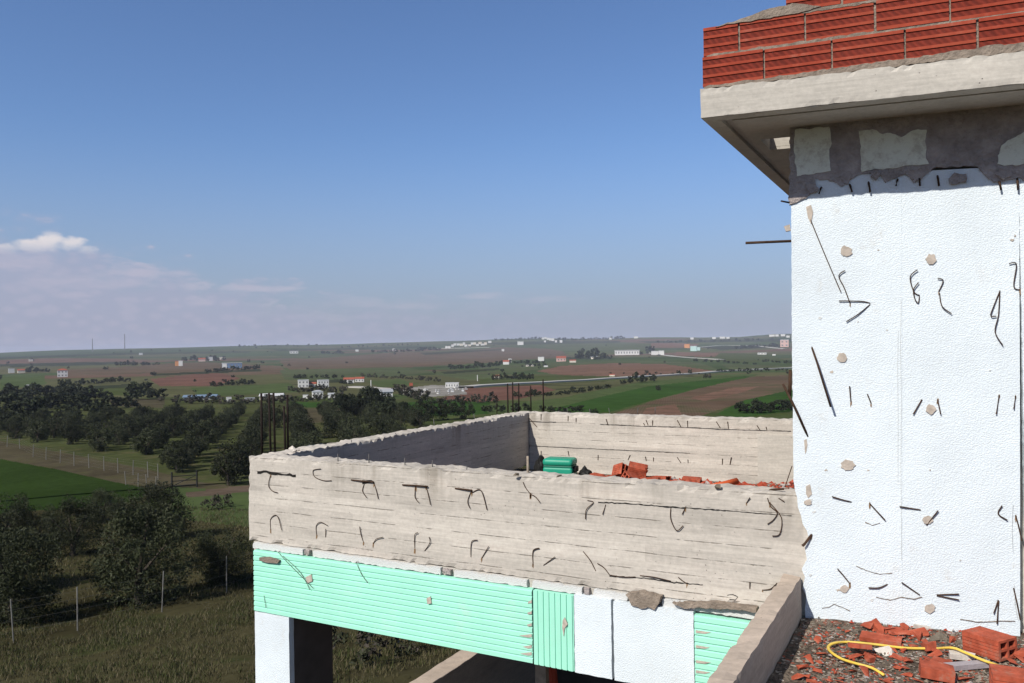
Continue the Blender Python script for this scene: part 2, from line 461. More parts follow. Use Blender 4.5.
o = xz_sheet('insulation_board', rect(XL + .008, -4.76, 0.2, 4.828), YB, YB + .055, 'foam', step=0.05); o['label'] = 'white foam board on the corner column'
# thin white strips along the top of the boards
for a, b in ((252, 302), (312, 440), (453, 526), (531, 581), (592, 626), (661, 755)):
    xa, xb = front(a, 570, -.04)[0], front(b, 600, -.04)[0]
    xz_sheet('foam_strip', rect(xa, min(xb, -0.82), 5.342, 5.388), YB + .03, YB + .06, 'foam_edge', jit=0.010, step=.022)
for a, b in ((303, 311), (441, 452), (582, 591)):
    xa, xb = front(a, 570, -.03)[0], front(b, 600, -.03)[0]
    xz_sheet('mortar_gap', rect(xa + .01, xb - .015, 5.35, 5.385), YB + .03, YB + .06, 'mortar', jit=.008, step=.02)
xz_sheet('mortar_smear', [(front(*q, -.06)[0], front(*q, -.06)[2]) for q in ((626, 594), (640, 592), (661, 597), (660, 603), (655, 610), (648, 607), (641, 609), (632, 605))], YB - .014, YB + .05, 'mortar_tan', jit=0.012, step=0.02)
xz_sheet('mortar_smear', [(front(*q, -.06)[0], front(*q, -.06)[2]) for q in ((672, 603), (715, 603), (757, 608), (756, 612), (735, 610), (700, 608), (684, 609))], YB - .006, YB + .05, 'mortar_tan', jit=0.010, step=0.02)
# thin edge of dirt under the long mint board, dropped scraps stuck to the boards
def stuck(pts, parent, mat='plug', d=.008, fn=front, off=-.055, name='mortar_patch'):
    m = MB()
    q = [fn(x, y, off) for x, y in pts]
    nrm = np.array([0, -1.0, 0]) if fn is front else -NN
    m.prism(q, nrm * d); return m.build(name, MAT[mat], parent)
stuck([(427, 598), (431, 596), (432, 603), (428, 604)], mb1)
stuck([(306, 577), (312, 574), (313, 581), (308, 583)], mb1)
stuck([(261, 557), (270, 556.5), (281, 560), (279, 563), (268, 562), (261, 560)], mb1, 'mortar_tan', .02)
stuck([(563, 620), (565, 617), (568, 624), (565, 628), (564, 636), (562.5, 627)], mb1, 'plug', .006)

# --- low wall beside the rubble floor and the floor it stands on
rough_part('low_wall', -0.895, -0.795, -1.2, 5.028, 4.5, 5.632, mat='concrete_tan', step=0.05, chip=0.007, top_chip=0.010, seed=6)
floor_part = rough_part('rubble_floor', -0.79, 4.0, -1.2, 5.85, 5.2, 5.4, mat='rubble_floor', step=0.09, chip=0.0, wave=0.01, top_chip=0.016, seed=7)
box_part('lower_walls', -0.78, 3.9, -1.1, 5.0, 0.0, 5.195, 'concrete_plain')

# --- foam-clad wall of the upper room
m = MB()
plan = [WP(-.075, .062, 5.0), WP(3.2, .062, 5.0), WP(3.2, 3.0, 5.0), np.array([-.80, 8.0, 5.0])]
m.prism(plan, (0, 0, 3.25)); m.build('room_wall', MAT['concrete_plain'], house)
def wing_sheet(name, pts, o0, o1, mat, jit=0.003, step=0.025, parent=None, px=True):
    q = [( (wing(x, y, o0) - A0) @ T, wing(x, y, o0)[2]) for x, y in pts] if px else pts
    q = edge_jitter(q, step, jit, seed=q[0][0] + q[0][1])
    m = MB(); m.prism([WP(s, o0, z) for s, z in q], NN * (o1 - o0)); return m.build(name, MAT[mat], parent or house)
fw = wing_sheet('insulation_board', [(791, 176), (901.3, 172), (902.6, 400), (902.3, 640), (806, 625), (805, 613), (806, 595), (803, 588), (805, 577), (802, 570), (807, 560), (805, 548), (809, 541), (807, 531), (803, 524), (801, 515), (798, 508), (797, 497), (795, 490), (793.5, 480), (792.6, 400), (791.6, 300)], 0, .06, 'foam', jit=0.0035)
fw['label'] = 'tall white foam board at the corner of the upper room'
fw2 = wing_sheet('insulation_board', [(900.7, 172), (1019.0, 166), (1020.0, 400), (1020.2, 655), (901.7, 640), (902.0, 400)], 0.0015, .06, 'foam', jit=0.0010)
fw2['label'] = 'wide white foam board of the upper room'
fw3 = wing_sheet('insulation_board', [(1.088, 5.37), (2.6, 5.37), (2.6, 8.05), (1.08, 8.05)], 0.002, .06, 'foam', jit=0.004, px=False)
fw3['label'] = 'white foam board at the picture edge of the upper room'
C1 = lambda cx, cy: (690 + cx / 3.066, cy / 3.066)
low = [(304, 628), (330, 618), (352, 612), (372, 592), (386, 575), (384, 548), (420, 550), (448, 562), (465, 574), (490, 552), (520, 535), (545, 530), (580, 534), (600, 560), (630, 546), (660, 534), (690, 558), (716, 548), (736, 522), (755, 514), (800, 511), (880, 509), (896, 528), (912, 547), (940, 561), (972, 552), (1010, 546), (1040, 560), (1070, 520)]
wing_sheet('mortar_coat', [C1(*q) for q in low] + [C1(1070, 300), C1(306, 370)], -.010, .03, 'mortar', jit=0.014, step=0.014)
wing_sheet('foam_block', [C1(*q) for q in ((321, 398), (428, 388), (432, 440), (428, 478), (434, 524), (380, 533), (326, 538), (319, 450))], -.016, .03, 'foam_old', jit=0.010, step=.015)
wing_sheet('foam_block', [C1(*q) for q in ((520, 402), (560, 398), (592, 408), (650, 420), (690, 398), (724, 396), (722, 440), (730, 500), (640, 512), (526, 525), (522, 460))], -.016, .03, 'foam_old', jit=0.011, step=.015)
wing_sheet('foam_block', [C1(*q) for q in ((1080, 396), (1024, 408), (985, 424), (956, 446), (948, 470), (944, 505), (1010, 506), (1080, 500))], -.016, .03, 'foam_old', jit=0.011, step=.015)

# --- roof slab with drip edge, and a hole through it at the corner
S0 = np.array([-1.207, 4.514, 0])
def SP(u, v, z): return S0 + T * u + np.array([0, v, 0]) + Z * z
def sbox(m, u0, u1, v0, v1, z0, z1, mi=0):
    m.prism([SP(u0, v0, z0), SP(u1, v0, z0), SP(u1, v1, z0), SP(u0, v1, z0)], (0, 0, z1 - z0), mi)
HU0, HU1, HV0, HV1 = 0.185, 0.355, 0.66, 0.97
m = MB()
sbox(m, 0.002, 3.8, 0.002, HV0, 8.276, 8.41); sbox(m, 0.002, 3.8, HV1, 4.2, 8.276, 8.41)
sbox(m, 0.002, HU0, HV0, HV1, 8.276, 8.41); sbox(m, HU1, 3.8, HV0, HV1, 8.276, 8.41)
sl = m.build('roof_slab', MAT['concrete_plain'], house)
m = MB(); sbox(m, 0, 3.8, 0, 0.085, 8.25, 8.274); sbox(m, 0, 0.085, 0.088, 4.2, 8.25, 8.274)
m.build('drip_edge', MAT['concrete_plain'], sl)
m = MB(); G = .135
sbox(m, G, 3.8, G, HV0, 8.256, 8.2745); sbox(m, G, 3.8, HV1, 4.2, 8.256, 8.2745); sbox(m, G, HU0, HV0, HV1, 8.256, 8.2745); sbox(m, HU1, 3.8, HV0, HV1, 8.256, 8.2745)
m.build('soffit', MAT['concrete_plain'], sl)
# front fascia as a chipped sheet so that its top edge is not razor sharp
v, f = rough_box(0, 3.8, 0, 0.02, 8.25, 8.412, step=0.03, chip=0.004, wave=0.002, top_chip=0.010, seed=8)
v = [SP(p.x, p.y - 0.012, p.z) for p in v]
obj_from('fascia', v, f, MAT['concrete_plain'], sl)
m = MB(); sbox(m, 0.05, 0.75, HV1 + .06, HV1 + .3, 8.412, 8.68); m.build('bright_hole_backing', MAT['foam_edge'], sl)  # added pale block, set in the sun so the hole looks bright

# --- brick gable on the slab
m = MB()
OF = -.434
def course(z0, z1, joints, lean=0.011):
    for a, b in zip(joints[:-1], joints[1:]):
        a += 0.004 + random.uniform(0, .003); b -= 0.004 + random.uniform(0, .004)
        dz = lean * ((a + b) / 2 + .53) + random.uniform(-.003, .003)
        oo = OF + random.uniform(-.003, .004); zz0, zz1 = z0 + dz, z1 + dz; sk = lean * (b - a)
        def fb(za, zb, o0, o1, mi):
            vs = [WP(a, o0, za), WP(b, o0, za + sk), WP(b, o1, za + sk), WP(a, o1, za), WP(a, o0, zb), WP(b, o0, zb + sk), WP(b, o1, zb + sk), WP(a, o1, zb)]
            m.add(vs, [(3, 2, 1, 0), (4, 5, 6, 7), (0, 1, 5, 4), (1, 2, 6, 5), (2, 3, 7, 6), (3, 0, 4, 7)], mi)
        hgt = zz1 - zz0
        fb(zz0 + .001, zz1 - .001, oo + .005, oo + .16, 1)
        r = .0105
        for kk, c in enumerate((0.03, 0.335, 0.665, 0.965)):
            zc = zz0 + hgt * c
            fb(zc - r * (.8 if kk in (0, 3) else .7), zc + r * (.8 if kk in (0, 3) else .7), oo, oo + .02, 0)
course(8.425, 8.582, [-.528, -.198, .146, .495, .824, 1.165, 1.5, 1.85, 2.2, 2.6])
course(8.597, 8.747, [-.523, -.326, .015, .357, .703, 1.05, 1.39, 1.74, 2.1, 2.5])
course(8.768, 8.918, [-.085, .20, .53, .87, 1.21, 1.55, 1.9, 2.25, 2.6])
course(8.934, 9.085, [.36, .70, 1.04, 1.38, 1.72, 2.06, 2.4])
br = m.build('brick_gable', [MAT['brick'], MAT['brick_band']], house)
m = MB()
def ln(s): return .011 * (s + .53)
def wpoly(pts, o0, o1, jit=.004, step=.03):
    q = edge_jitter(pts, step, jit, seed=3.3)
    m.prism([WP(s, o0, z) for s, z in q], NN * (o1 - o0))
wpoly([(-.515, 8.413), (2.6, 8.413), (2.6, 9.12), (.4, 9.08), (.37, 8.925), (-.06, 8.90), (-.08, 8.765), (-.42, 8.75), (-.515, 8.74)], OF + .012, OF + .15, .002)
wpoly([(-.52, 8.411), (2.6, 8.411), (2.6, 8.48), (1.2, 8.462), (.5, 8.447), (0, 8.436), (-.52, 8.424)], OF - .006, OF + .10, .009, .02)
wpoly([(-.45, 8.748), (-.02, 8.757), (.1, 8.775), (-.05, 8.815), (-.12, 8.808), (-.24, 8.79), (-.34, 8.765)], OF - .004, OF + .14, .007, .02)
for a, b, z0 in ((-.5, 2.5, 8.588), (0.0, 2.5, 8.755), (.3, 2.4, 8.925)):
    wpoly([(a, z0 - .007 + ln(a)), (b, z0 - .007 + ln(b)), (b, z0 + .012 + ln(b)), (a, z0 + .012 + ln(a))], OF + .001, OF + .1, .007, .02)
m.build('mortar_bed', MAT['mortar_tan'], br)

# --- steel: starter bars, bent wires, rods
def bar(name, pts, r, parent, mat='rust', sides=6):
    m = MB(); m.tube(pts, r, sides); return m.build(name, MAT[mat], parent, True)
for (px, py), hgt, lean in (((262, 453), .49, (0, 0)), ((271, 455), .50, (-.025, .01)), ((275, 452), .49, (-.01, 0)), ((285.5, 455), .38, (-.012, 0)), ((288, 450), .46, (0, 0))):
    p = onz(px, py, 6.05); bar('starter_bar', [p - Z * .1, p + Z * hgt * .5 + np.array([lean[0] * .4, 0, 0]), p + Z * (hgt + .06) + np.array([lean[0], lean[1], 0])], .0105, pf, 'dark_rust')
for px, py, top in ((497, 416, 394), (508, 414, 382), (513, 413, 381), (519, 412, 382), (531, 411, 385), (543.5, 411, 378)):
    p = onz(px, py, 6.06); k = np.linalg.norm(p - EYE) / F
    bar('starter_bar', [p - Z * .1, p + Z * (py - top) * k * .95], .0095 if px > 500 else .006, pb, 'dark_rust')
for px, py, hh, dx in ((338, 459, 6, 0), (369, 462, 9, 0), (405, 466, 9, .0), (432.5, 469, 10, 0), (466, 471, 6, .01)):
    p = onplane(px, py + 1, np.array([0, 5.10, 0]), np.array([0, 1.0, 0])); k = np.linalg.norm(p - EYE) / F
    bar('wire_stub', [p - Z * .02, p + Z * hh * k + np.array([dx, 0, 0])], .004, pf, 'steel')
p = onplane(528, 478, np.array([0, 5.16, 0]), np.array([0, 1.0, 0])); bar('wire_stub', [p - Z * .03, p + Z * .155], .009, pf, 'wood')
for px, py, hh in ((352, 445, 5), (397, 437, 4), (435, 428, 9), (475, 421, 7), (568, 413, 5), (590, 413, 4), (610, 413, 5), (637, 415, 7), (655, 412, 5)):
    p = onz(px, py, 6.08); k = np.linalg.norm(p - EYE) / F
    bar('wire_stub', [p - Z * .03, p + Z * hh * k + np.array([random.uniform(-.02, .02), 0, 0])], .0045, pl if px < 500 else pb, 'steel')

def tie(pts, parent, fn, r=.0030, out=.007, stain=True, straight=False, base=0):
    """bent wire through picture points, standing off the wall; base = index of the point that enters the wall"""
    n = len(pts); q = []
    for i, (x, y) in enumerate(pts):
        d = abs(i - base) / max(1, n - 1)
        off = -.002 - out * min(1.0, d * 1.6)
        q.append(fn(x, y, off))
    inn = np.array([0, 1.0, 0]) if fn is front else NN
    q2 = q if straight else spline(q, 5)
    if base == 0: q2 = [q[0] + inn * .03] + list(q2)
    elif base == n - 1: q2 = list(q2) + [q[-1] + inn * .03]
    m = MB(); m.tube(q2, r, 5, 0)
    if stain and random.random() < .8:
        sz = random.uniform(.6, 1.1)
        bx_, by_ = pts[base]
        e = [(bx_ + 1.0 * sz * math.cos(a) * random.uniform(.6, 1.2), by_ + (1.6 * math.sin(a) + (3.2 if math.sin(a) > 0 else 0)) * sz * random.uniform(.5, 1.3)) for a in np.linspace(0, 2 * math.pi, 10, endpoint=False)]
        m.prism([fn(x, y, -.0005) for x, y in e], -inn * .0018, 1)
    return m.build('wire_and_shadow_line', [MAT['rust'], MAT['rust_stain']], parent)  # real wires and lines drawn for wire shadows alike
def cvt(x0, y0, s): return lambda pts: [(x0 + a / s, y0 + b / s) for a, b in pts]
c5 = cvt(240, 400, 3.413)
for pts, base in (([(105, 253), (97, 290), (110, 310), (128, 316)], 0), ([(275, 235), (250, 240), (255, 262), (285, 275), (312, 275)], 2),
                  ([(425, 285), (418, 310), (432, 333)], 0), ([(458, 285), (466, 312), (472, 338)], 0), ([(600, 295), (597, 330), (610, 350)], 0), ([(635, 295), (643, 325), (650, 358)], 0),
                  ([(790, 310), (777, 345), (785, 370)], 0), ([(790, 318), (822, 308), (843, 375)], 0), ([(992, 322), (975, 300), (966, 280)], 0), ([(992, 322), (1008, 330), (1024, 350)], 0),
                  ([(105, 443), (104, 408), (120, 393), (132, 405), (142, 445)], 0), ([(262, 462), (260, 430), (275, 417), (298, 428)], 0), ([(292, 468), (292, 440)], 0),
                  ([(422, 487), (413, 460), (408, 432)], 0), ([(455, 490), (465, 475), (488, 468)], 0), ([(597, 510), (596, 462), (607, 453)], 0), ([(630, 515), (648, 487), (645, 467)], 0),
                  ([(788, 535), (790, 485), (810, 478)], 0), ([(825, 540), (848, 500)], 0), ([(1000, 560), (1000, 515), (1020, 505)], 0)):
    tie(c5(pts), pf, front, base=base)
c4 = cvt(500, 400, 3.103)
for pts, base in (([(265, 370), (268, 340), (290, 318), (272, 312)], 3), ([(318, 355), (328, 325)], 1), ([(530, 335), (530, 370), (548, 405), (568, 390)], 0), ([(565, 355), (575, 335)], 1),
                  ([(830, 305), (840, 330), (860, 350), (848, 372), (830, 385)], 0), ([(838, 320), (873, 365), (868, 415), (845, 422)], 0), ([(765, 320), (775, 303)], 0), ([(865, 305), (882, 315)], 0),
                  ([(103, 510), (103, 470), (122, 460)], 0), ([(135, 513), (170, 487)], 0), ([(297, 530), (280, 498), (258, 470)], 0), ([(340, 543), (322, 520), (302, 507)], 0),
                  ([(340, 543), (380, 549), (420, 549)], 0), ([(435, 545), (480, 550), (530, 562)], 0), ([(580, 570), (565, 560), (553, 550)], 0), ([(775, 585), (775, 565)], 0), ([(815, 590), (840, 586), (860, 568)], 0)):
    tie(c4(pts), pf, front, base=base, stain=random.random() < .6)
tie([(785, 487), (792, 466)], pf, lambda x, y, o: front(x, y, .35), stain=False, straight=True)
tie([(767, 494), (771, 490), (784, 489)], pf, lambda x, y, o: front(x, y, .06), r=.007, stain=False)
# slots and cracks in the parapet: raised strips, their inner shade painted dark
def slot(pts, w, parent, fn=front, mat='slot_shade', name='slot_shade_strip'):
    dense = []
    for (xa, ya), (xb, yb) in zip(pts[:-1], pts[1:]):
        k = max(1, int(math.dist((xa, ya), (xb, yb)) / 2.5)); dense += [(xa + (xb - xa) * j / k, ya + (yb - ya) * j / k + random.uniform(-.22, .22) * min(w, 1.2)) for j in range(k)]
    pts = dense + [pts[-1]]
    up = [(x, y - w * random.uniform(.08, .6)) for x, y in pts]; dn = [(x, y + w * random.uniform(.08, .6)) for x, y in reversed(pts)]
    m = MB(); m.prism([fn(x, y, 0) for x, y in up + dn], (np.array([0, -1.0, 0]) if fn is front else -NN) * .0035)
    return m.build(name, MAT[mat], parent)
slot(c5([(60, 246), (100, 246), (140, 254), (190, 258)]), 3.2, pf)
slot(c5([(418, 280), (440, 280), (458, 281)]), 3.6, pf)
tie(c5([(380, 273), (420, 277), (455, 280)]), pf, front, r=.006, out=.012, stain=False)
tie(c5([(555, 290), (600, 292), (640, 295)]), pf, front, r=.006, out=.012, stain=False)
tie(c5([(735, 302), (765, 305), (790, 308)]), pf, front, r=.006, out=.012, stain=False)
slot(c4([(305, 317), (380, 320), (470, 327), (560, 334), (620, 337), (700, 343)]), 1.3, pf)
slot(c4([(700, 343), (800, 351), (905, 359)]), .8, pf)
slot(c4([(340, 547), (400, 549), (470, 555), (540, 566), (630, 573)]), 1.2, pf)
slot(c4([(705, 605), (722, 603), (738, 610), (730, 620), (712, 618)]), .5, pf)
# ties in the far parapet
c6 = cvt(640, 400, 6.4)
for pts in ([(30, 162), (22, 148)], [(80, 162), (80, 130)], [(262, 172), (238, 128)], [(305, 172), (303, 132)], [(513, 178), (488, 138)], [(566, 182), (560, 138)], [(768, 192), (748, 162)], [(812, 192), (806, 172)],
            [(40, 388), (34, 362)], [(86, 392), (86, 368)], [(262, 402), (238, 366)], [(308, 402), (306, 382)], [(527, 412), (527, 375)], [(576, 412), (584, 366)], [(760, 490), (775, 478)], [(830, 488), (822, 474)]):
    tie(c6(pts), pb, lambda x, y, o: onplane(x, y, np.array([0, 9.82 + o, 0]), np.array([0, 1.0, 0])), r=.005, stain=False, straight=True)
for pts in ([(537, 427), (529, 418)], [(541, 420), (541, 414)], [(568, 421), (568, 416)], [(576, 422), (576, 418)], [(608, 425), (606, 419)], [(648, 425), (646, 420)], [(541, 456), (541, 451)], [(569, 456), (568, 451)], [(598, 460), (598, 455)], [(628, 460), (630, 455)]):
    tie(pts, pb, lambda x, y, o: onplane(x, y, np.array([0, 9.82 + o, 0]), np.array([0, 1.0, 0])), r=.005, stain=False, straight=True)
bslot = lambda x, y, o: onplane(x, y, np.array([0, 9.815 + o, 0]), np.array([0, 1.0, 0]))
slot([(529, 421), (545, 422), (556, 422)], .5, pb, bslot)
slot([(600, 424), (640, 426), (680, 427), (720, 429), (752, 430), (791, 431)], .45, pb, bslot)
slot([(536, 446), (600, 449), (690, 453)], .3, pb, bslot)

# steel on the foam-clad wall; some lines are cast shadows built as wires
c2 = cvt(740, 180, 2.732)
for pts, base, st in (([(187, 95), (230, 200), (275, 305)], 0, False), ([(355, 336), (330, 331), (270, 330)], 0, False), ([(355, 340), (325, 365), (290, 387)], 0, False), ([(301, 338), (285, 295), (270, 262), (287, 247)], 0, True),
                      ([(490, 315), (475, 305), (465, 265), (485, 245)], 0, True), ([(490, 318), (487, 336), (478, 325), (474, 300), (488, 280)], 0, False), ([(543, 305), (555, 275), (540, 268)], 0, True), ([(545, 310), (552, 345), (578, 365)], 0, False),
                      ([(710, 303), (695, 340), (685, 370), (700, 372)], 0, False), ([(710, 305), (706, 370), (697, 415), (718, 452)], 0, False), ([(765, 300), (748, 290), (755, 230), (735, 228)], 0, True),
                      ([(303, 606), (299, 563)], 0, True), ([(358, 610), (348, 585)], 0, True), ([(497, 600), (473, 640)], 0, False), ([(540, 600), (548, 640)], 0, True), ([(708, 588), (700, 640)], 0, True), ([(753, 590), (748, 625)], 0, True)):
    tie(c2(pts), fw if pts[0][0] < 440 else fw2, wing, r=.0030 if len(pts) > 2 else .0036, base=base, stain=st, out=.007)
bar('steel_rod', [wing(*c2([(190, 438)])[0], .02), wing(*c2([(210, 498)])[0], -.03), wing(*c2([(248, 620)])[0], -.06)], .0062, fw)
bar('steel_rod', [wing(792, 241, .05), wing(745.5, 243, .03)], .008, fw)
bar('steel_rod', [wing(809.5, 440, .01), wing(795, 408, -.03), wing(783, 384, -.05)], .007, fw)
bar('steel_rod', [wing(789.5, 396, .05), wing(790.3, 370, .05)], .010, fw)
bar('wire_stub', [wing(791, 203, .03), wing(781, 201, .0)], .005, fw)
c3 = cvt(740, 400, 2.412)
for pts, base, st in (([(268, 246), (245, 240), (222, 233)], 0, False), ([(313, 250), (350, 290)], 0, True), ([(435, 265), (385, 257)], 0, False), ([(450, 302), (478, 267)], 0, False), ([(632, 255), (623, 275), (645, 290)], 1, False),
                      ([(265, 443), (250, 424), (235, 407)], 0, True), ([(355, 445), (335, 453), (310, 453)], 0, False), ([(433, 470), (390, 440)], 0, False), ([(475, 470), (528, 468)], 0, False), ([(475, 472), (528, 482)], 0, False),
                      ([(623, 483), (612, 515)], 0, False), ([(624, 485), (620, 540)], 0, False), ([(665, 280), (672, 305), (680, 340)], 0, True), ([(660, 455), (668, 490), (676, 530)], 0, False)):
    tie(c3(pts), fw if pts[0][0] < 388 else fw2, wing, r=.0036, base=base, stain=st, out=.008, straight=len(pts) == 2)
tie(c3([(172, 326), (158, 345), (150, 352)]), fw, wing, r=.008, out=.02)
def plug(cx, cy, r, parent, conv, squash=1.0, dz=.006):
    (x, y), = conv([(cx, cy)])
    e = [(x + r * math.cos(a) * random.uniform(.74, 1.06), y + r * squash * math.sin(a) * random.uniform(.74, 1.06)) for a in np.linspace(0, 2 * math.pi, 16, endpoint=False)]
    m = MB(); m.prism([wing(a, b, 0) for a, b in e], -NN * dz); return m.build('mortar_plug', MAT['plug'], parent)
for cx, cy, r in ((291, 195, 6.2), (522, 216, 5.6), (278, 486, 5.4), (521, 626, 5.5)): plug(cx, cy, r, fw if cx < 440 else fw2, c2)
for cx, cy, r in ((260, 157, 7.6), (453, 289, 5.5), (251, 455, 4.8), (458, 503, 5.8), (164, 247, 4.0)): plug(cx, cy, r, fw if cx < 390 else fw2, c3, .85)
stuck([(804, 440), (806.5, 439), (807.5, 445), (806.2, 452), (805, 454), (804.6, 447)], fw, 'plug', .002, wing, 0); stuck([(806, 486), (810, 484), (812, 494), (808, 498), (806, 494)], fw, 'plug', .004, wing, 0)
stuck([(806, 207), (811, 205), (813, 212), (811, 224), (808, 218)], fw, 'plug', .005, wing, 0); stuck([(784, 227), (790, 225), (791, 231), (786, 232)], fw, 'plug', .03, wing, .03)
# knife cuts and dents in the foam
for pts in ([(822, 608), (829, 607), (834, 604), (842, 607), (850, 611)], [(876, 597), (890, 600), (902, 597), (914, 599), (922, 597)], [(960, 619), (978, 622), (1000, 621), (1015, 621)], [(865, 522), (872, 525), (880, 523)], [(856, 566), (868, 571), (880, 574), (892, 573)]):
    slot(pts, .8, fw if pts[0][0] < 880 else fw2, wing, 'mortar_tan', 'foam_cut')
slot([(1013, 505), (1012, 530), (1013, 552)], .6, fw2, wing, 'mortar_tan', 'foam_cut')
slot([(1014.5, 585), (1015, 605), (1018, 620)], .6, fw2, wing, 'mortar_tan', 'foam_cut')

# scuffs, scratches and left-over wires on the mint boards; drips of mortar under the mortar coat
for pts in ([(278, 552), (290, 565), (313, 588)], [(283, 556), (300, 572), (310, 590)], [(356, 562), (362, 575), (368, 583)], [(264, 596), (266, 608)]):
    tie(pts, mb1, lambda x, y, o: front(x, y, o - .057), r=.002, out=.006, stain=False)
for y in (600, 611, 623, 634, 645, 652): stuck([(531.5 - random.uniform(4, 16) * (.4 + (y - 600) / 60), y + 1.5), (531.8, y), (531.8, y + 3.0), (528, y + 3.4)], mb1, 'plug', .003)
for y in (630, 645, 660, 670): stuck([(696, y), (696 + random.uniform(5, 16), y + 2.4), (705, y + 3.6), (696, y + 2.8)], house, 'plug', .003)
for px, py, dx, dy in ((849, 183, 3, 9), (868, 180, 2, 12), (898, 178, -2, 8), (919, 176, 1, 10), (937, 174, 2, 12), (998, 178, 3, 12), (1017, 176, 1, 14), (822, 186, -3, 8)):
    bar('wire_stub', [wing(px, py, .02), wing(px + dx * .5, py + dy * .4, -.02), wing(px + dx, py + dy, -.018)], .006, fw2 if px > 901 else fw)
for px, py, a, b in ((806, 178, 9, 9), (846, 178, 5, 6), (958, 178, 9, 7), (1004, 174, 8, 6), (875, 174, 6, 5), (812, 188, 6, 6)):
    e = [(px + a * math.cos(t) * random.uniform(.6, 1.2), py + b * math.sin(t) * random.uniform(.6, 1.2)) for t in np.linspace(0, 6.283, 12, endpoint=False)]
    wing_sheet('mortar_drip', e, -random.uniform(.014, .028), .02, 'mortar', jit=.006, step=.012)
slot([(901, 300), (900.5, 345), (901.2, 400), (900.8, 470), (901.5, 560)], .35, fw, wing, 'plug', 'foam_cut')
slot([(898, 330), (897.6, 370), (898, 420), (897.8, 482)], .25, fw, wing, 'plug', 'foam_cut')
for px, py, r in ((832, 372, 2.0), (858, 322, 1.6), (887, 330, 1.5), (820, 318, 2.2), (826, 470, 1.8), (868, 470, 1.4), (838, 590, 2.2), (872, 600, 1.8), (811, 500, 2.4), (814, 512, 2.0), (810, 575, 1.8), (930, 470, 1.2), (990, 370, 1.4), (960, 560, 1.5), (1012, 240, 2.2), (1015, 236, 1.5), (878, 250, 1.2)):
    e = [(px + r * math.cos(t) * random.uniform(.4, 1.3), py + r * .7 * math.sin(t) * random.uniform(.4, 1.3)) for t in np.linspace(0, 6.283, 9, endpoint=False)]
    m = MB(); m.prism([wing(x, y, .001) for x, y in e], -NN * .003); m.build('foam_chip', MAT['plug'] if random.random() < .5 else MAT['foam_edge'], fw if px < 901 else fw2)
# ================================================================== LOOSE THINGS ON THE TWO FLOORS
def hollow_brick(name, label, loc, rot, L=.28, Wd=.17, Hh=.105, group=None, broken=0.0, cols=2, rows=2):
    """hollow clay block: outer shell, inner webs, combed grooves on the long faces; holes run along x"""
    t_ = .013; m = MB()
    ys = [(-Wd / 2 + i * (Wd - t_) / cols) for i in range(cols + 1)]; zs = [(i * (Hh - t_) / rows) for i in range(rows + 1)]
    k = 10 if broken else 1
    def wall(y0, y1, z0, z1):
        # broken blocks end in a ragged line
        le = L / 2 - (random.uniform(0, broken) * L if broken else 0)
        le2 = L / 2 - (random.uniform(0, broken) * L if broken else 0)
        vs = [(-L / 2, y0, z0), (le, y0, z0), (le2, y1, z0), (-L / 2, y1, z0), (-L / 2, y0, z1), (le2, y0, z1), (le, y1, z1), (-L / 2, y1, z1)]
        m.add(vs, [(3, 2, 1, 0), (4, 5, 6, 7), (0, 1, 5, 4), (1, 2, 6, 5), (2, 3, 7, 6), (3, 0, 4, 7)], 0)
    e = .0006
    for i, y in enumerate(ys): wall(y, y + t_, 0, Hh)
    for z in zs:
        for a, b in zip(ys[:-1], ys[1:]): wall(a + t_ - e, b + e, z + e, z + t_ - e)
    nr = 5
    for sgn in (-1, 1):                                   # raised combing on the long faces
        for i in range(nr):
            z0 = .008 + i * (Hh - .016) / nr
            y0 = sgn * Wd / 2 if sgn > 0 else -Wd / 2 - .003
            m.box((-L / 2 + .002, y0 if sgn < 0 else Wd / 2, z0), (L * (1 - broken) - .004, 0, 0), (0, .003, 0), (0, 0, (Hh - .016) / nr * .62), 0)
    o = m.build(name, [MAT['brick_obj']], None)
    o.location = tuple(map(float, loc)); o.rotation_euler = rot
    return tag(o, label, 'brick', group)

FZ = 5.40
p = onz(990, 655, FZ); hollow_brick('hollow_brick', 'whole red hollow brick with open holes, lying by the white wall', (p[0] + .0, p[1] + .0, FZ + .008), (0.02, -.03, math.radians(-38)), L=.20, Wd=.135, Hh=.10)
p = onz(1012, 692, FZ); hollow_brick('hollow_brick', 'red hollow brick cut off by the lower right picture corner', (p[0] + .05, p[1] - .02, FZ + .01), (0.03, .02, math.radians(4)), L=.27, Wd=.13, Hh=.09)

def shard_mesh(seed, size, mat, flat=.3):
    """angular broken piece"""
    r = random.Random(seed); bm = bmesh.new()
    pts = []
    for i in range(11):
        a = r.uniform(0, 2 * math.pi); q = r.uniform(.55, 1.0)
        pts.append(bm.verts.new((size * q * math.cos(a), size * .62 * q * math.sin(a), size * flat * r.choice((0, 1)) * r.uniform(.8, 1.0))))
    bmesh.ops.convex_hull(bm, input=pts)
    bmesh.ops.delete(bm, geom=[v for v in bm.verts if not v.link_faces], context='VERTS')
    me = bpy.data.meshes.new('shard'); bm.to_mesh(me); bm.free(); me.materials.append(MAT[mat]); return me
SH = [shard_mesh(i, .05 + .006 * (i % 5), 'brick_obj', .22 + .07 * (i % 4)) for i in range(9)]
def put(name, me, loc, rot, scale, label, cat, group=None):
    o = bpy.data.objects.new(name, me); COL.objects.link(o)
    o.location = tuple(map(float, loc)); o.rotation_euler = rot; o.scale = (scale,) * 3 if np.isscalar(scale) else scale
    return tag(o, label, cat, group)
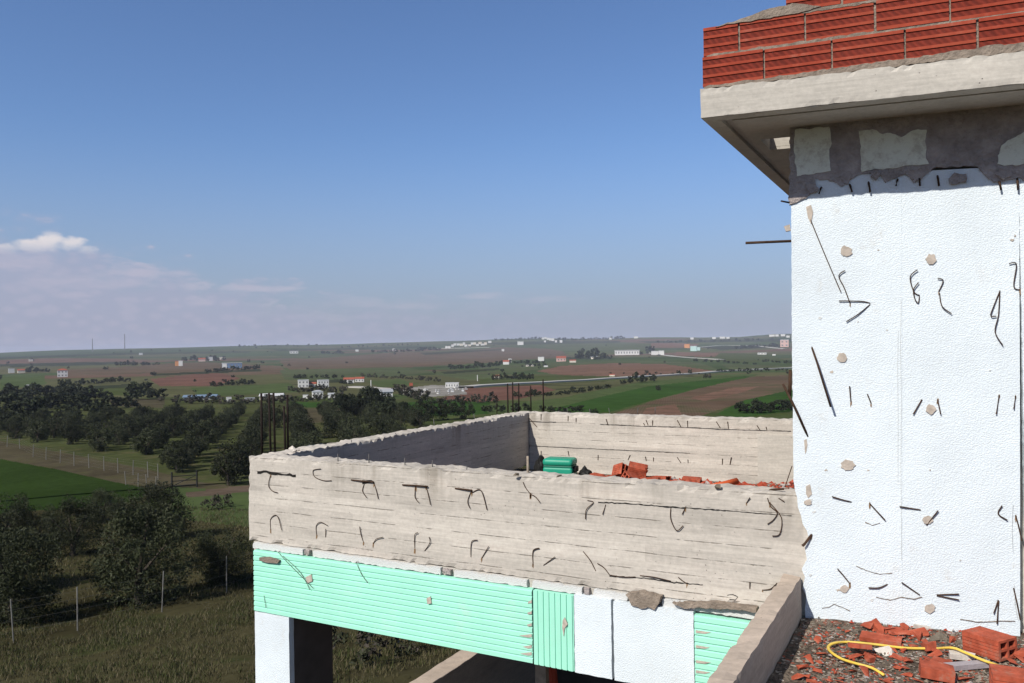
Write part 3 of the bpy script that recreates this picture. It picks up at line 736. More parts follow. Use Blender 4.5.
# shards one can pick out in the photograph (picture point, size)
SHARDS = [(800, 634, .9), (808, 641, .8), (818, 640, 1.2), (823, 655, 1.2), (810, 660, 1.0), (802, 668, .9), (799, 678, 1.0), (806, 676, 1.2), (820, 664, .8), (818, 672, .9), (812, 682, 1.0), (853, 657, .9), (854, 672, .9), (865, 673, 1.4),
          (868, 660, 1.3), (880, 658, .8), (829, 681, 1.0), (842, 680, .7), (872, 627, 1.4), (884, 630, 1.3), (893, 634, 1.2), (880, 636, 1.5), (905, 632, .9), (919, 638, 1.3), (925, 643, .9), (900, 645, .8), (912, 647, 1.0), (936, 652, 1.0),
          (930, 660, 1.2), (955, 654, 1.0), (926, 672, 1.2), (935, 677, 1.9), (948, 673, 1.0), (963, 667, 1.0), (898, 668, .9), (910, 660, .8), (905, 675, .9), (890, 680, .8), (918, 681, .9), (1015, 652, 1.7), (1021, 660, 1.4), (1003, 653, 1.0), (965, 680, 1.1), (985, 655, .9), (1012, 664, 1.1)]
for i in range(46):
    SHARDS.append((random.gauss(885, 48), random.gauss(655, 16), random.choice((.4, .5, .6, .8, 1.1))))
SHARDS += [(868, 628, 2.2), (878, 631, 2.0), (889, 629, 2.1), (899, 633, 2.2), (884, 626, 1.8), (905, 628, 1.6), (917, 634, 1.9), (928, 650, 1.9), (940, 664, 2.1), (930, 668, 1.8), (950, 656, 1.7), (1018, 657, 2.2)]
SHARDS = [q for q in SHARDS if q[0] > 796 + max(0, (683 - q[1]) * .38) and q[1] > 626 + max(0, (q[0] - 900) * .08)]
for i, (px, py, s) in enumerate(SHARDS):
    q = onz(px, py, FZ + .008)
    put('brick_shard', SH[i % 9], q, (random.uniform(-.35, .35), random.uniform(-.35, .35), random.uniform(0, 6.28)), s * .64,
        'red brick shard scattered loose on the dirty floor below the white wall', 'brick shard', 'red brick shards on the rubble floor')
# large flat pieces
def tile_piece(px, py, poly, thick, rotz, label, tilt=(0, 0), mat='brick_obj', name='broken_brick', cat='brick', z=FZ, lift=.012):
    m = MB(); m.prism([(x, y, 0) for x, y in poly], (0, 0, thick))
    o = m.build(name, MAT[mat]); q = onz(px, py, z + lift); o.location = tuple(map(float, q)); o.rotation_euler = (tilt[0], tilt[1], rotz)
    return tag(o, label, cat)
tile_piece(880, 641, [(-.10, -.035), (.10, -.03), (.105, .03), (.05, .04), (-.09, .045)], .022, math.radians(4), 'long flat red brick piece lying along the yellow hose', (.12, .05))
tile_piece(860, 648, [(-.06, -.03), (-.01, -.045), (.055, -.02), (.06, .03), (-.055, .03)], .02, math.radians(14), 'notched red brick piece crossing over the yellow hose', (-.25, .05), lift=.032)
tile_piece(936, 676, [(-.075, -.05), (.07, -.05), (.075, .04), (.02, .055), (-.07, .04)], .05, math.radians(10), 'thick broken red brick lump at the bottom picture edge', (.05, .1))
tile_piece(966, 668, [(-.12, -.022), (.12, -.018), (.122, .022), (-.118, .024)], .024, math.radians(33), 'grey concrete bar lying among brick pieces beside the yellow hose', (.04, -.03), 'greystone', 'concrete_bar', 'bar')
tile_piece(961, 658, [(-.06, -.02), (.05, -.03), (.07, .01), (.02, .035), (-.05, .025)], .025, math.radians(20), 'pale concrete flake lying behind the grey bar', (.1, .05), 'chalk', 'concrete_flake', 'rubble')
o = put('mortar_lump', shard_mesh(31, .075, 'chalk', .45), onz(882, 653, FZ + .0), (.2, .1, .4), 1.0, 'whitish crumbly mortar lump under the yellow hose', 'mortar lump')
o = put('mortar_lump', shard_mesh(32, .09, 'mud', .5), onz(939, 640, FZ - .005), (.1, -.1, 1.2), (1.0, 1.0, .7), 'tan earthy lump close to the foot of the white wall', 'mortar lump')
o = put('mortar_lump', shard_mesh(33, .06, 'chalk', .4), onz(921, 629, FZ + .0), (.1, .2, .3), 1.0, 'small pale mortar lump touching the white wall', 'mortar lump')
# yellow hose
hp = [(884, 675), (872, 668), (858, 664), (842, 659), (831, 652), (828.5, 647), (833, 643.5), (845, 642), (862, 643), (880, 645), (905, 648), (935, 648.5), (953, 648), (966, 653), (985, 661), (1008, 669)]
m = MB(); m.tube(spline([onz(x, y, FZ + .019 + .006 * math.sin(x * .31) + (.034 if 940 < x < 990 else 0)) for x, y in hp], 5), .0088, 8, flat=.75)
tag(m.build('hose', MAT['yellow'], None, True), 'yellow flat hose looping over the brick rubble', 'hose')
# chips and grit: nobody could count them
def chips(name, n, sampler, size, mats, probs):
    m = MB(); sel = RNG.choice(len(mats), n, p=probs)
    for i in range(n):
        c = sampler(); s = size * (0.35 + RNG.exponential(.55)); s = min(s, size * 2.4)
        a = RNG.uniform(0, 6.28); k = RNG.integers(3, 5)
        ring = [(c[0] + s * math.cos(a + j * 6.28 / k) * RNG.uniform(.6, 1.1), c[1] + s * math.sin(a + j * 6.28 / k) * RNG.uniform(.5, 1.0), c[2] + RNG.uniform(-.1, .15) * s) for j in range(k)]
        apex = (c[0] + RNG.uniform(-.3, .3) * s, c[1] + RNG.uniform(-.3, .3) * s, c[2] + s * RNG.uniform(.3, .8))
        b = len(m.v); m.v += ring + [apex]; m.f += [(b + j, b + (j + 1) % k, b + k) for j in range(k)]; m.m += [int(sel[i])] * k
    return tag(m.build(name, mats), kind='stuff')
def samp_r():
    while True:
        s, o = RNG.uniform(-.05, 1.25), -RNG.uniform(0.0, 1.45) ** 1.0
        p = WP(s, o, 0); 
        if p[0] < -.785: continue
        if noise.noise(Vector((p[0] * 3.5, p[1] * 3.5, 0))) + RNG.uniform(-.5, .6) < -.1: continue
        return (p[0], p[1], FZ + .004)
g = chips('rubble', 6500, samp_r, .0072, [MAT['brick'], MAT['mortar_tan'], MAT['mud'], MAT['mortar']], [.20, .24, .40, .16])
tag(g, 'fine brick and mortar grit covering the rubble floor', 'rubble')

# --- on the terrace: green container and brick heap seen over the parapet
TZ = 5.345
p0 = np.array([-4.27, 9.17, TZ])
gc = thing('plastic_container', 'green plastic container with a dark seam standing on the terrace', 'container', p0, rotz=math.radians(8))
def rounded(L, Wd, z0, z1, r, name, mat, parent, taper=0.0):
    bm = bmesh.new(); bmesh.ops.create_cube(bm, size=1.0)
    for v in bm.verts:
        v.co.x *= L; v.co.y *= Wd; v.co.z = z0 if v.co.z < 0 else z1
    bmesh.ops.bevel(bm, geom=bm.edges[:], offset=r, segments=4, affect='EDGES', profile=.55)
    me = bpy.data.meshes.new(name); bm.to_mesh(me); bm.free(); me.materials.append(MAT[mat])
    me.polygons.foreach_set('use_smooth', np.ones(len(me.polygons), dtype=bool))
    o = bpy.data.objects.new(name, me); COL.objects.link(o); o.parent = parent; return o
rounded(.375, .25, 0.02, .172, .03, 'body', 'green_plastic', gc)
rounded(.36, .235, .165, .190, .008, 'seam', 'green_plastic_dark', gc)
rounded(.385, .26, .182, .275, .045, 'lid', 'green_plastic', gc)
hd = rounded(.045, .12, .17, .24, .015, 'handle', 'black_plastic', gc); hd.location = (.20, 0, -.06)
hd = rounded(.045, .12, .17, .24, .015, 'handle', 'black_plastic', gc); hd.location = (-.20, 0, 0)
def bag(px, py, sc, label, Y, mat='black_plastic'):
    q = onplane(px, py, np.array([0, Y, 0]), np.array([0, 1.0, 0])); bm = bmesh.new(); bmesh.ops.create_icosphere(bm, subdivisions=3, radius=.1)
    for v in bm.verts: v.co *= 1 + .45 * noise.noise(v.co * 16 + Vector((px, 0, 0))); v.co.z = max(v.co.z, -.05)
    me = bpy.data.meshes.new('crumpled_bag'); bm.to_mesh(me); bm.free(); me.materials.append(MAT[mat])
    o = bpy.data.objects.new('crumpled_bag', me); COL.objects.link(o); o.location = (q[0], q[1], TZ + .05 * sc[2]); o.scale = sc; tag(o, label, 'bag')
bag(585, 471, (.8, .8, 1.1), 'crumpled black bag leaning on the right of the green container', 9.25)
bag(541, 466, (.8, .8, 1.5), 'crumpled black bag between green container and shaded wall', 9.45)
heap = [(637, 8.9, .24, .16, .13, .35, 24, 'box-like red brick on top of the heap'), (620, 9.1, .2, .14, .16, -.5, -30, 'red brick standing tilted in the heap'), (628, 8.7, .2, .13, .13, .5, 60, 'orange brick half at the front of the heap'),
        (607, 8.9, .22, .12, .07, .1, 10, 'flat red brick piece at the left end of the heap'), (598, 9.1, .2, .1, .06, .1, -18, 'smallest red brick piece nearest the green container'), (650, 8.9, .26, .16, .10, .1, 20, 'red brick just right of the heap'),
        (661, 9.1, .24, .14, .09, -.1, -12, 'red brick beside the old brown cement bag'), (612, 8.6, .2, .13, .12, .4, 70, 'red brick leaning at the front left of the heap'), (644, 8.6, .22, .13, .10, -.3, -50, 'dark red brick slumped at the front right of the heap'), (630, 9.2, .22, .14, .12, .2, 5, 'red brick at the back of the heap under the topmost one'), (676, 8.8, .22, .14, .08, .2, -40, 'small red brick between the cement bag and the orange pipe'), (692, 9.3, .24, .14, .06, .05, 8, 'red brick piece lying apart near the orange pipe')]
for px, Y, L, Wd, Hh, tilt, rz, lab in heap:
    q = onplane(px, 480, np.array([0, Y, 0]), np.array([0, 1.0, 0]))
    zz = TZ + (.17 if 'on top' in lab else .10 if 'tilted' in lab or 'half' in lab else .06)
    hollow_brick('broken_brick', lab, (q[0], q[1], TZ + (zz - TZ) * 1.0), (tilt, tilt * .6, math.radians(rz)), L=L * .9, Wd=Wd * .9, Hh=Hh * .9, broken=.2, group='bricks heaped on the terrace')
bag(667, 481, (1.4, 1.0, .75), 'grey brown hardened cement bag lying behind the brick heap', 9.2, 'mortar')
m = MB(); m.tube([onplane(x, y, np.array([0, Y, 0]), np.array([0, 1.0, 0])) for x, y, Y in ((711, 487.5, 8.4), (722, 485, 8.55), (737, 481, 8.7))], .035, 8)
tag(m.build('plastic_pipe', MAT['orange_pipe'], None, True), 'short orange plastic pipe lying on the terrace rubble', 'pipe')
def samp_t():
    x = RNG.uniform(-4.0, -.85); y = RNG.uniform(7.6, 9.78)
    z = TZ + .002 + max(0, .10 * (1 - ((x + 2.9) / 1.2) ** 2)) * max(0, 1 - abs(y - 9.0) / .7) + (.085 * max(0, min(1, (x + 2.2) / 1.0)) * min(1, max(0, (y - 7.4)) / 1.0))
    return (x, y, z)
g = chips('rubble', 2600, samp_t, .032, [MAT['brick'], MAT['mortar_tan'], MAT['mortar']], [.72, .13, .15])
tag(g, 'red brick rubble spread over the terrace', 'rubble')
# pieces lying on top of the parapet
for i, (px, py, s, mat) in enumerate(((292, 449, .55, 'chalk'), (298, 451, .4, 'chalk'), (295, 452, .45, 'chalk'), (516, 475.5, .35, 'mud'), (559, 477, .3, 'mud'), (718, 488.5, .45, 'mud'))):
    put('concrete_crumb', shard_mesh(60 + i, .085, mat, .6), onz(px, py, 6.105), (.2, .1, i), s, 'concrete crumb lying on top of the parapet wall', 'rubble', 'crumbs on the parapet')
# ================================================================== THE LAND
PD = np.log(np.array([3, 8, 18, 31, 50, 95, 125, 165, 250, 370, 520, 900, 1600, 2700.0]))
PP = np.array([1900, 690, 330, 262, 191, 125, 101, 81, 60.5, 46, 36.5, 25, 16.5, 10.0])
HX = np.array([-300, 0, 65, 130, 200, 270, 310, 350, 420, 460, 500, 550, 600, 640, 700, 740, 775, 800, 1100])
HH = np.array([0, .6, 2.2, 2.8, 3.4, 4.8, 4.0, 4.0, 5.2, 6.0, 7.6, 7.6, 6.2, 7.2, 5.8, 5.6, 8.0, 8.4, 8.0])
def sins(a, b, seed, oct=3):
    s = 0; r = np.random.default_rng(seed)
    for k in range(oct):
        f = 1.9 ** k
        s = s + np.sin(a * f * r.uniform(.7, 1.3) + b * f * r.uniform(.6, 1.4) + r.uniform(0, 6)) / 1.6 ** k
        s = s + np.sin(a * f * r.uniform(-1.2, -.5) + b * f * r.uniform(.6, 1.4) + r.uniform(0, 6)) / 1.6 ** k
    return s / 3
def terr(d, az):
    d = np.asarray(d, float); az = np.asarray(az, float)
    ld = np.log(np.maximum(d, 1.0))
    p = np.interp(ld, PD, PP)
    h = np.interp(512 + F * np.tan(np.clip(az, -.9, .9)), HX, HH)
    s = (ld - PD[-1]) / (math.log(5500) - PD[-1])
    far = 10 + (-h - 10) * np.clip(s, 0, 1)
    far = far + np.maximum(d - 5500, 0) / 1000 * 6
    p = np.where(s > 0, far, p)
    bump = sins(ld * 9, az * 14, 5) * np.interp(ld, [math.log(60), math.log(300), math.log(4000), math.log(5500)], [0, .55, 1.3, .6])
    p = p + bump
    z = 7.0 - p * d / F
    near = 0.12 * sins(d * np.sin(az) * .35, d * np.cos(az) * .35, 9) * np.clip((60 - d) / 40, 0, 1)
    return z + near
def xy_of(d, az): return d * np.sin(az - YAW), d * np.cos(az - YAW)
def height(x, y):
    return float(terr(math.hypot(x, y), math.atan2(x, y) + YAW))
_D = np.exp(np.linspace(math.log(6), math.log(7000), 5000))
def ground(px, py):
    """where the line of sight through a picture point meets the land"""
    v = ray(px, py); hz = math.hypot(v[0], v[1]); az = math.atan2(v[0], v[1]) + YAW
    zr = 7.0 + _D * v[2] / hz; zt = terr(_D, az)
    i = np.argmax(zr <= zt)
    if not (zr <= zt).any(): i = np.argmin(zr - zt)
    i = max(1, int(i)); a0 = zr[i - 1] - zt[i - 1]; a1 = zr[i] - zt[i]
    t = 0 if abs(a0 - a1) < 1e-12 else min(1, max(0, a0 / (a0 - a1)))
    d = _D[i - 1] + (_D[i] - _D[i - 1]) * t
    x, y = xy_of(d, az); return np.array([x, y, float(terr(d, az))])

# ---- ground materials
def field_mat(name, base, var=.3, furrow=0.0, fscale=1.0, frot=0.0, alt=None, s1=.02, s2=.5):
    m, nt, b = new_mat(name); n = N(nt); v = n.pos()
    f = n.noise(v, s1, 5, 0.6); g = n.noise(v, s2, 6, 0.7)
    lo, hi = tuple(k * (1 - var) for k in base), tuple(k * (1 + var) for k in base)
    c = n.ramp(f, [(0.3, lo), (0.7, hi)])
    if alt: c = n.mix(n.smooth(n.noise(v, s1 * 4, 5, .65), .48, .68), c, alt)
    c = n.mix(.55, c, n.ramp(g, [(.28, .28), (.72, .70)]), 'OVERLAY')
    if furrow:
        w = n.add('ShaderNodeTexWave', wave_type='BANDS', bands_direction='X'); n.put(w.inputs['Vector'], n.mapping(v, rot=(0, 0, frot)))
        w.inputs['Scale'].default_value = fscale; w.inputs['Distortion'].default_value = 1.5; w.inputs['Detail'].default_value = 3
        c = n.mix(furrow, c, n.ramp(w.outputs['Fac'], [(0, .3), (1, .62)]), 'OVERLAY')
    n.put(b.inputs['Base Color'], c); b.inputs['Roughness'].default_value = 1.0
    b.inputs['Specular IOR Level'].default_value = 0.0
    return m
def farmland_mat():
    m, nt, b = new_mat('patchwork_farmland'); n = N(nt); v = n.pos()
    w = n.mapping(v, (1 / 330, 1 / 330, 0), (0, 0, YAW + .35))
    w2 = n.mapping(w, (1.0, .42, 0))
    vo = n.add('ShaderNodeTexVoronoi'); n.put(vo.inputs['Vector'], w2); vo.inputs['Scale'].default_value = 1.0; vo.inputs['Randomness'].default_value = .9
    r = n.sep(vo.outputs['Color'])
    c = n.ramp(r[0], [(0, (.056, .080, .032)), (.2, (.088, .088, .042)), (.38, (.082, .096, .038)), (.52, (.130, .080, .057)), (.66, (.052, .074, .032)), (.82, (.10, .096, .050))], 'CONSTANT')
    f = n.noise(v, .012, 6, .65)
    c = n.mix(.6, c, n.ramp(f, [(.3, .3), (.7, .68)]), 'OVERLAY')
    c = n.mix(n.math('MULTIPLY', n.smooth(n.noise(v, .02, 4, .7), .60, .68), .75), c, (.022, .030, .015))
    e = n.add('ShaderNodeTexVoronoi', feature='DISTANCE_TO_EDGE'); n.put(e.inputs['Vector'], w2); e.inputs['Randomness'].default_value = .9
    hedge = n.math('MULTIPLY', n.math('SUBTRACT', 1.0, n.smooth(e.outputs['Distance'], .012, .03)), n.smooth(n.noise(v, .006, 3), .46, .56))
    c = n.mix(n.math('MULTIPLY', hedge, .8), c, (.02, .027, .014))
    n.put(b.inputs['Base Color'], c); b.inputs['Roughness'].default_value = 1.0
    b.inputs['Specular IOR Level'].default_value = 0.0
    return m
GM = [field_mat('dry_grass', (.056, .050, .025), .4, alt=(.040, .045, .018), s1=.12, s2=2.2),          # 0 rough slope
      farmland_mat(),                                                                                       # 1 everything far
      field_mat('wheat_green', (.026, .046, .012), .22, .25, 2.2, YAW, s1=.05, s2=1.2),                    # 2 left field
      field_mat('straw_verge', (.072, .061, .038), .3, alt=(.07, .065, .032), s1=.1, s2=1.0),              # 3
      field_mat('orchard_grass', (.058, .068, .026), .3, alt=(.085, .076, .038), s1=.06, s2=.6),           # 4
      field_mat('deep_green_crop', (.034, .072, .017), .2, .25, .6, .3, s1=.02, s2=.2),                    # 5
      field_mat('light_green_crop', (.066, .090, .034), .2, .2, .5, .3, s1=.02, s2=.2),                    # 6
      field_mat('ploughed_pink', (.165, .096, .068), .22, .2, .5, .3, alt=(.095, .066, .042), s1=.02, s2=.2),  # 7
      field_mat('ploughed_brown', (.115, .078, .053), .25, .25, .4, -.3, alt=(.075, .075, .038), s1=.012, s2=.12),  # 8
      field_mat('pale_yard', (.26, .245, .22), .35, alt=(.09, .085, .06), s1=.04, s2=.2),                                          # 9
      field_mat('meadow', (.058, .076, .026), .25, alt=(.075, .068, .036), s1=.03, s2=.4),                 # 10
      field_mat('hazy_pasture', (.075, .094, .043), .22, alt=(.075, .070, .045), s1=.006, s2=.06),         # 11
      field_mat('red_earth', (.135, .070, .052), .22, .2, .5, .8, s1=.02, s2=.2),                          # 12
      field_mat('farm_track', (.10, .074, .054), .25, s1=.2, s2=1.5),
      field_mat('dark_scrub', (.030, .037, .020), .3, alt=(.055, .060, .034), s1=.02, s2=.1)]                                      # 13
FIELDS = [  # picture outline of each field on the land, material; later ones lie over earlier ones
    ([(-40, 402), (130, 398), (300, 396), (440, 398), (560, 402), (800, 405), (800, 440), (-40, 440)], 10),
    ([(-60, 398), (60, 396), (150, 399), (250, 400), (330, 408), (430, 425), (430, 470), (250, 497), (-60, 448)], 4),
    ([(108, 398), (165, 399), (163, 408), (112, 406)], 3), ([(290, 409), (345, 408), (350, 420), (292, 424)], 3),
    ([(-60, 436), (0, 441), (80, 456), (150, 470), (200, 482), (260, 489), (260, 499), (190, 492), (110, 482), (0, 459), (-60, 450)], 3),
    ([(-60, 450), (0, 459), (60, 470), (110, 481), (150, 489), (140, 500), (90, 507), (0, 514), (-60, 514)], 2),
    ([(170, 486), (270, 494), (270, 530), (190, 520), (140, 505)], 6), ([(185, 493), (215, 489), (270, 482), (270, 489), (220, 495), (188, 498)], 13),
    ([(290, 402), (345, 403), (346, 408), (290, 407)], 5), ([(392, 404), (440, 399), (490, 402), (490, 414), (430, 416), (398, 412)], 5),
    ([(436, 399), (482, 388), (540, 385), (556, 390), (520, 399), (480, 402)], 12),
    ([(480, 406), (560, 398), (640, 382), (720, 375), (760, 374), (745, 378), (650, 388), (560, 409), (490, 414)], 6),
    ([(548, 410), (600, 397), (650, 386), (745, 376), (752, 377), (700, 388), (650, 401), (610, 412), (560, 416)], 5),
    ([(612, 414), (650, 402), (700, 388), (750, 377), (800, 374), (800, 392), (740, 403), (700, 416), (640, 420)], 8),
    ([(640, 418), (646, 408), (675, 404), (682, 414), (676, 420)], 7), ([(690, 398), (730, 388), (760, 386), (740, 393), (705, 401)], 7),
    ([(716, 414), (745, 400), (800, 388), (800, 410), (740, 418)], 5),
    ([(536, 371), (560, 366), (612, 363), (665, 364), (716, 371), (640, 376), (590, 377), (552, 374)], 7),
    ([(480, 367), (536, 363), (640, 360), (700, 363), (720, 371), (665, 364), (612, 362), (560, 366), (520, 372), (480, 374)], 11),
    ([(480, 378), (560, 375), (640, 377), (640, 379), (560, 383), (480, 386)], 10), ([(470, 350), (500, 347), (560, 349), (570, 357), (480, 362)], 8),
    ([(540, 345), (610, 341), (650, 344), (650, 350), (560, 351)], 11), ([(652, 342), (700, 344), (690, 348), (650, 348)], 7),
    ([(140, 365), (200, 362), (280, 366), (290, 374), (180, 376), (140, 372)], 8), ([(150, 379), (215, 372), (240, 378), (215, 386), (160, 386)], 12),
    ([(60, 370), (140, 366), (142, 374), (70, 376)], 8), ([(0, 376), (44, 373), (46, 384), (0, 390)], 6), ([(190, 388), (290, 383), (300, 392), (200, 397)], 6),
    ([(85, 386), (140, 386), (140, 396), (80, 394)], 10), ([(280, 361), (400, 352), (500, 352), (500, 362), (400, 368), (290, 370)], 8),
    ([(280, 370), (400, 367), (440, 372), (340, 380), (285, 380)], 11), ([(430, 372), (500, 370), (500, 377), (470, 380), (436, 375)], 11), ([(366, 381), (400, 379), (420, 384), (380, 388)], 6),
    ([(0, 357), (120, 353), (250, 351), (250, 352.5), (120, 355), (0, 359)], 14), ([(270, 349.5), (420, 346.5), (420, 348), (280, 351)], 14), ([(480, 343), (560, 341), (620, 341), (620, 342.5), (500, 345)], 14), ([(640, 341.5), (800, 338.5), (800, 341.5), (650, 343)], 14),
    ([(560, 357), (620, 357.5), (610, 359.5), (565, 359)], 14), ([(440, 372), (500, 368), (500, 370), (445, 374)], 14), ([(60, 388), (130, 384), (130, 387), (60, 391)], 14), ([(150, 374), (260, 369), (262, 371), (155, 376)], 14), ([(0, 364), (90, 362), (140, 362), (100, 365), (0, 367)], 14),
    ([(300, 381), (345, 379), (345, 382), (302, 384)], 14), ([(700, 347), (790, 344), (790, 347), (720, 350)], 14), ([(420, 353), (500, 349), (500, 350), (425, 355)], 14),
    ([(400, 389), (432, 385), (470, 386), (472, 394), (430, 397), (402, 394)], 9), ([(378, 394), (402, 394), (410, 398), (390, 400)], 6), ([(463, 388), (500, 387), (500, 397), (470, 398)], 12),
    ([(720, 364), (800, 366), (800, 371), (730, 370)], 11), ([(700, 352), (760, 354), (790, 360), (740, 363), (690, 358)], 10), ([(676, 352), (720, 353), (715, 357), (672, 356)], 7)]
ds = np.concatenate([np.linspace(3, 15, 10), np.exp(np.linspace(math.log(16), math.log(95), 150)), np.exp(np.interp(np.arange(125, 10, -.5), PP[::-1], PD[::-1])), np.exp(np.linspace(math.log(2750), math.log(5700), 60)), np.array([6000, 6500, 7200, 8000.])])
azs = np.concatenate([np.linspace(-math.pi, math.radians(-42), 50)[:-1], np.arange(math.radians(-42), math.radians(22), math.radians(.1)), np.linspace(math.radians(22), math.pi, 50)])
Dm, Am = np.meshgrid(ds, azs, indexing='ij'); Xm, Ym = xy_of(Dm, Am); Zm = terr(Dm, Am)
nd, na = Dm.shape
co = np.stack([Xm, Ym, Zm], -1).reshape(-1, 3)
I, J = np.meshgrid(np.arange(nd - 1), np.arange(na - 1), indexing='ij')
q = np.stack([I * na + J, I * na + J + 1, (I + 1) * na + J + 1, (I + 1) * na + J], -1).reshape(-1, 4)[:, ::-1]
fc = co[q].mean(1); fd = np.hypot(fc[:, 0], fc[:, 1]); mi = np.where(fd < 100, 0, 1)
def inside(poly, P):
    x, y = P[:, 0], P[:, 1]; r = np.zeros(len(P), bool); k = len(poly)
    for i in range(k):
        (xa, ya), (xb, yb) = poly[i], poly[(i + 1) % k]
        c = ((ya > y) != (yb > y)); c &= x < (xb - xa) * (y - ya) / (yb - ya + 1e-12) + xa
        r ^= c
    return r
FW = []
for pts, k in FIELDS:
    dens = []
    for i in range(len(pts)):
        a, b = np.array(pts[i], float), np.array(pts[(i + 1) % len(pts)], float); n_ = max(1, int(np.linalg.norm(b - a) / 12))
        dens += [a + (b - a) * j / n_ for j in range(n_)]
    poly = [ground(*p)[:2] for p in dens]
    lo = np.min(poly, 0); hi = np.max(poly, 0)
    c = np.where((fc[:, 0] > lo[0]) & (fc[:, 0] < hi[0]) & (fc[:, 1] > lo[1]) & (fc[:, 1] < hi[1]))[0]
    if len(c): mi[c[inside(poly, fc[c])]] = k
me = bpy.data.meshes.new('ground'); me.vertices.add(len(co)); me.vertices.foreach_set('co', co.ravel())
me.loops.add(q.size); me.loops.foreach_set('vertex_index', q.ravel().astype(np.int32))
me.polygons.add(len(q)); me.polygons.foreach_set('loop_start', np.arange(0, q.size, 4, dtype=np.int32)); me.polygons.foreach_set('loop_total', np.full(len(q), 4, dtype=np.int32))
for g in GM: me.materials.append(g)
me.polygons.foreach_set('material_index', mi.astype(np.int32)); me.polygons.foreach_set('use_smooth', np.ones(len(q), bool))
me.update(calc_edges=True); me.validate()
go = bpy.data.objects.new('ground', me); COL.objects.link(go); tag(go, kind='structure')

# ---- the pale road across the plain
def road(name, pts, w, mat, lift):
    P = spline([ground(*p) for p in pts], 14); m = MB(); L, R_ = [], []
    for i, p in enumerate(P):
        t = np.array(P[min(i + 1, len(P) - 1)]) - np.array(P[max(i - 1, 0)]); t[2] = 0; t /= np.linalg.norm(t); s = np.array([-t[1], t[0], 0])
        for side, arr in ((1, L), (-1, R_)):
            e = p + s * side * w / 2; arr.append((e[0], e[1], height(e[0], e[1]) + lift))
    n_ = len(P); vs = L + R_ + [(a, b, c - 3) for a, b, c in L] + [(a, b, c - 3) for a, b, c in R_]
    fs = []
    for i in range(n_ - 1):
        fs += [(i, i + n_, i + 1 + n_, i + 1), (i, i + 1, i + 1 + 2 * n_, i + 2 * n_), (i + n_, i + 3 * n_, i + 1 + 3 * n_, i + 1 + n_)]
    return tag(obj_from(name, vs, fs, mat), kind='structure')
ROAD = simple('pale_road', (.40, .38, .34), .1, .05, .9)
road('road', [(466, 388), (482, 386.3), (520, 384), (560, 382), (610, 379), (650, 376.5), (700, 373.5), (730, 371.2), (760, 369.6), (790, 368.2), (815, 367)], 9, ROAD, .9)
road('road', [(648, 353), (662, 355), (680, 357), (700, 358.4), (722, 360)], 14, ROAD, 1.0)
road('road', [(690, 348), (722, 345.5), (745, 345.6), (765, 347), (785, 349)], 16, ROAD, 1.2)
road('road', [(428, 348.6), (450, 348.4), (470, 348), (490, 347.4)], 18, ROAD, 1.2)
road('road', [(350, 387.5), (365, 388), (378, 389), (392, 390)], 6, ROAD, .7)

# ---- foliage
def leaf_mat(name, dark, light):
    m, nt, b = new_mat(name); n = N(nt)
    oi = n.add('ShaderNodeObjectInfo'); v = n.obj()
    f = n.noise(v, 1.3, 3); c = n.mix(n.smooth(f, .35, .65), dark, light)
    h = n.add('ShaderNodeHueSaturation'); n.put(h.inputs['Color'], c)
    n.put(h.inputs['Value'], n.math('MULTIPLY_ADD', oi.outputs['Random'], .75, .66))
    n.put(b.inputs['Base Color'], h.outputs[0]); b.inputs['Roughness'].default_value = .7; b.inputs['Specular IOR Level'].default_value = .15
    return m
LEAF = leaf_mat('olive_leaves', (.020, .025, .011), (.036, .042, .019))
LEAF2 = leaf_mat('olive_leaves_pale', (.033, .038, .019), (.055, .059, .033))
LEAFD = leaf_mat('dark_evergreen_leaves', (.016, .022, .011), (.030, .037, .018))
LEAFB = leaf_mat('bare_twigs', (.055, .047, .038), (.085, .072, .056))
BARK = simple('bark', (.055, .045, .035), .3, 6, .95, .5, 20, .02, coords='obj')

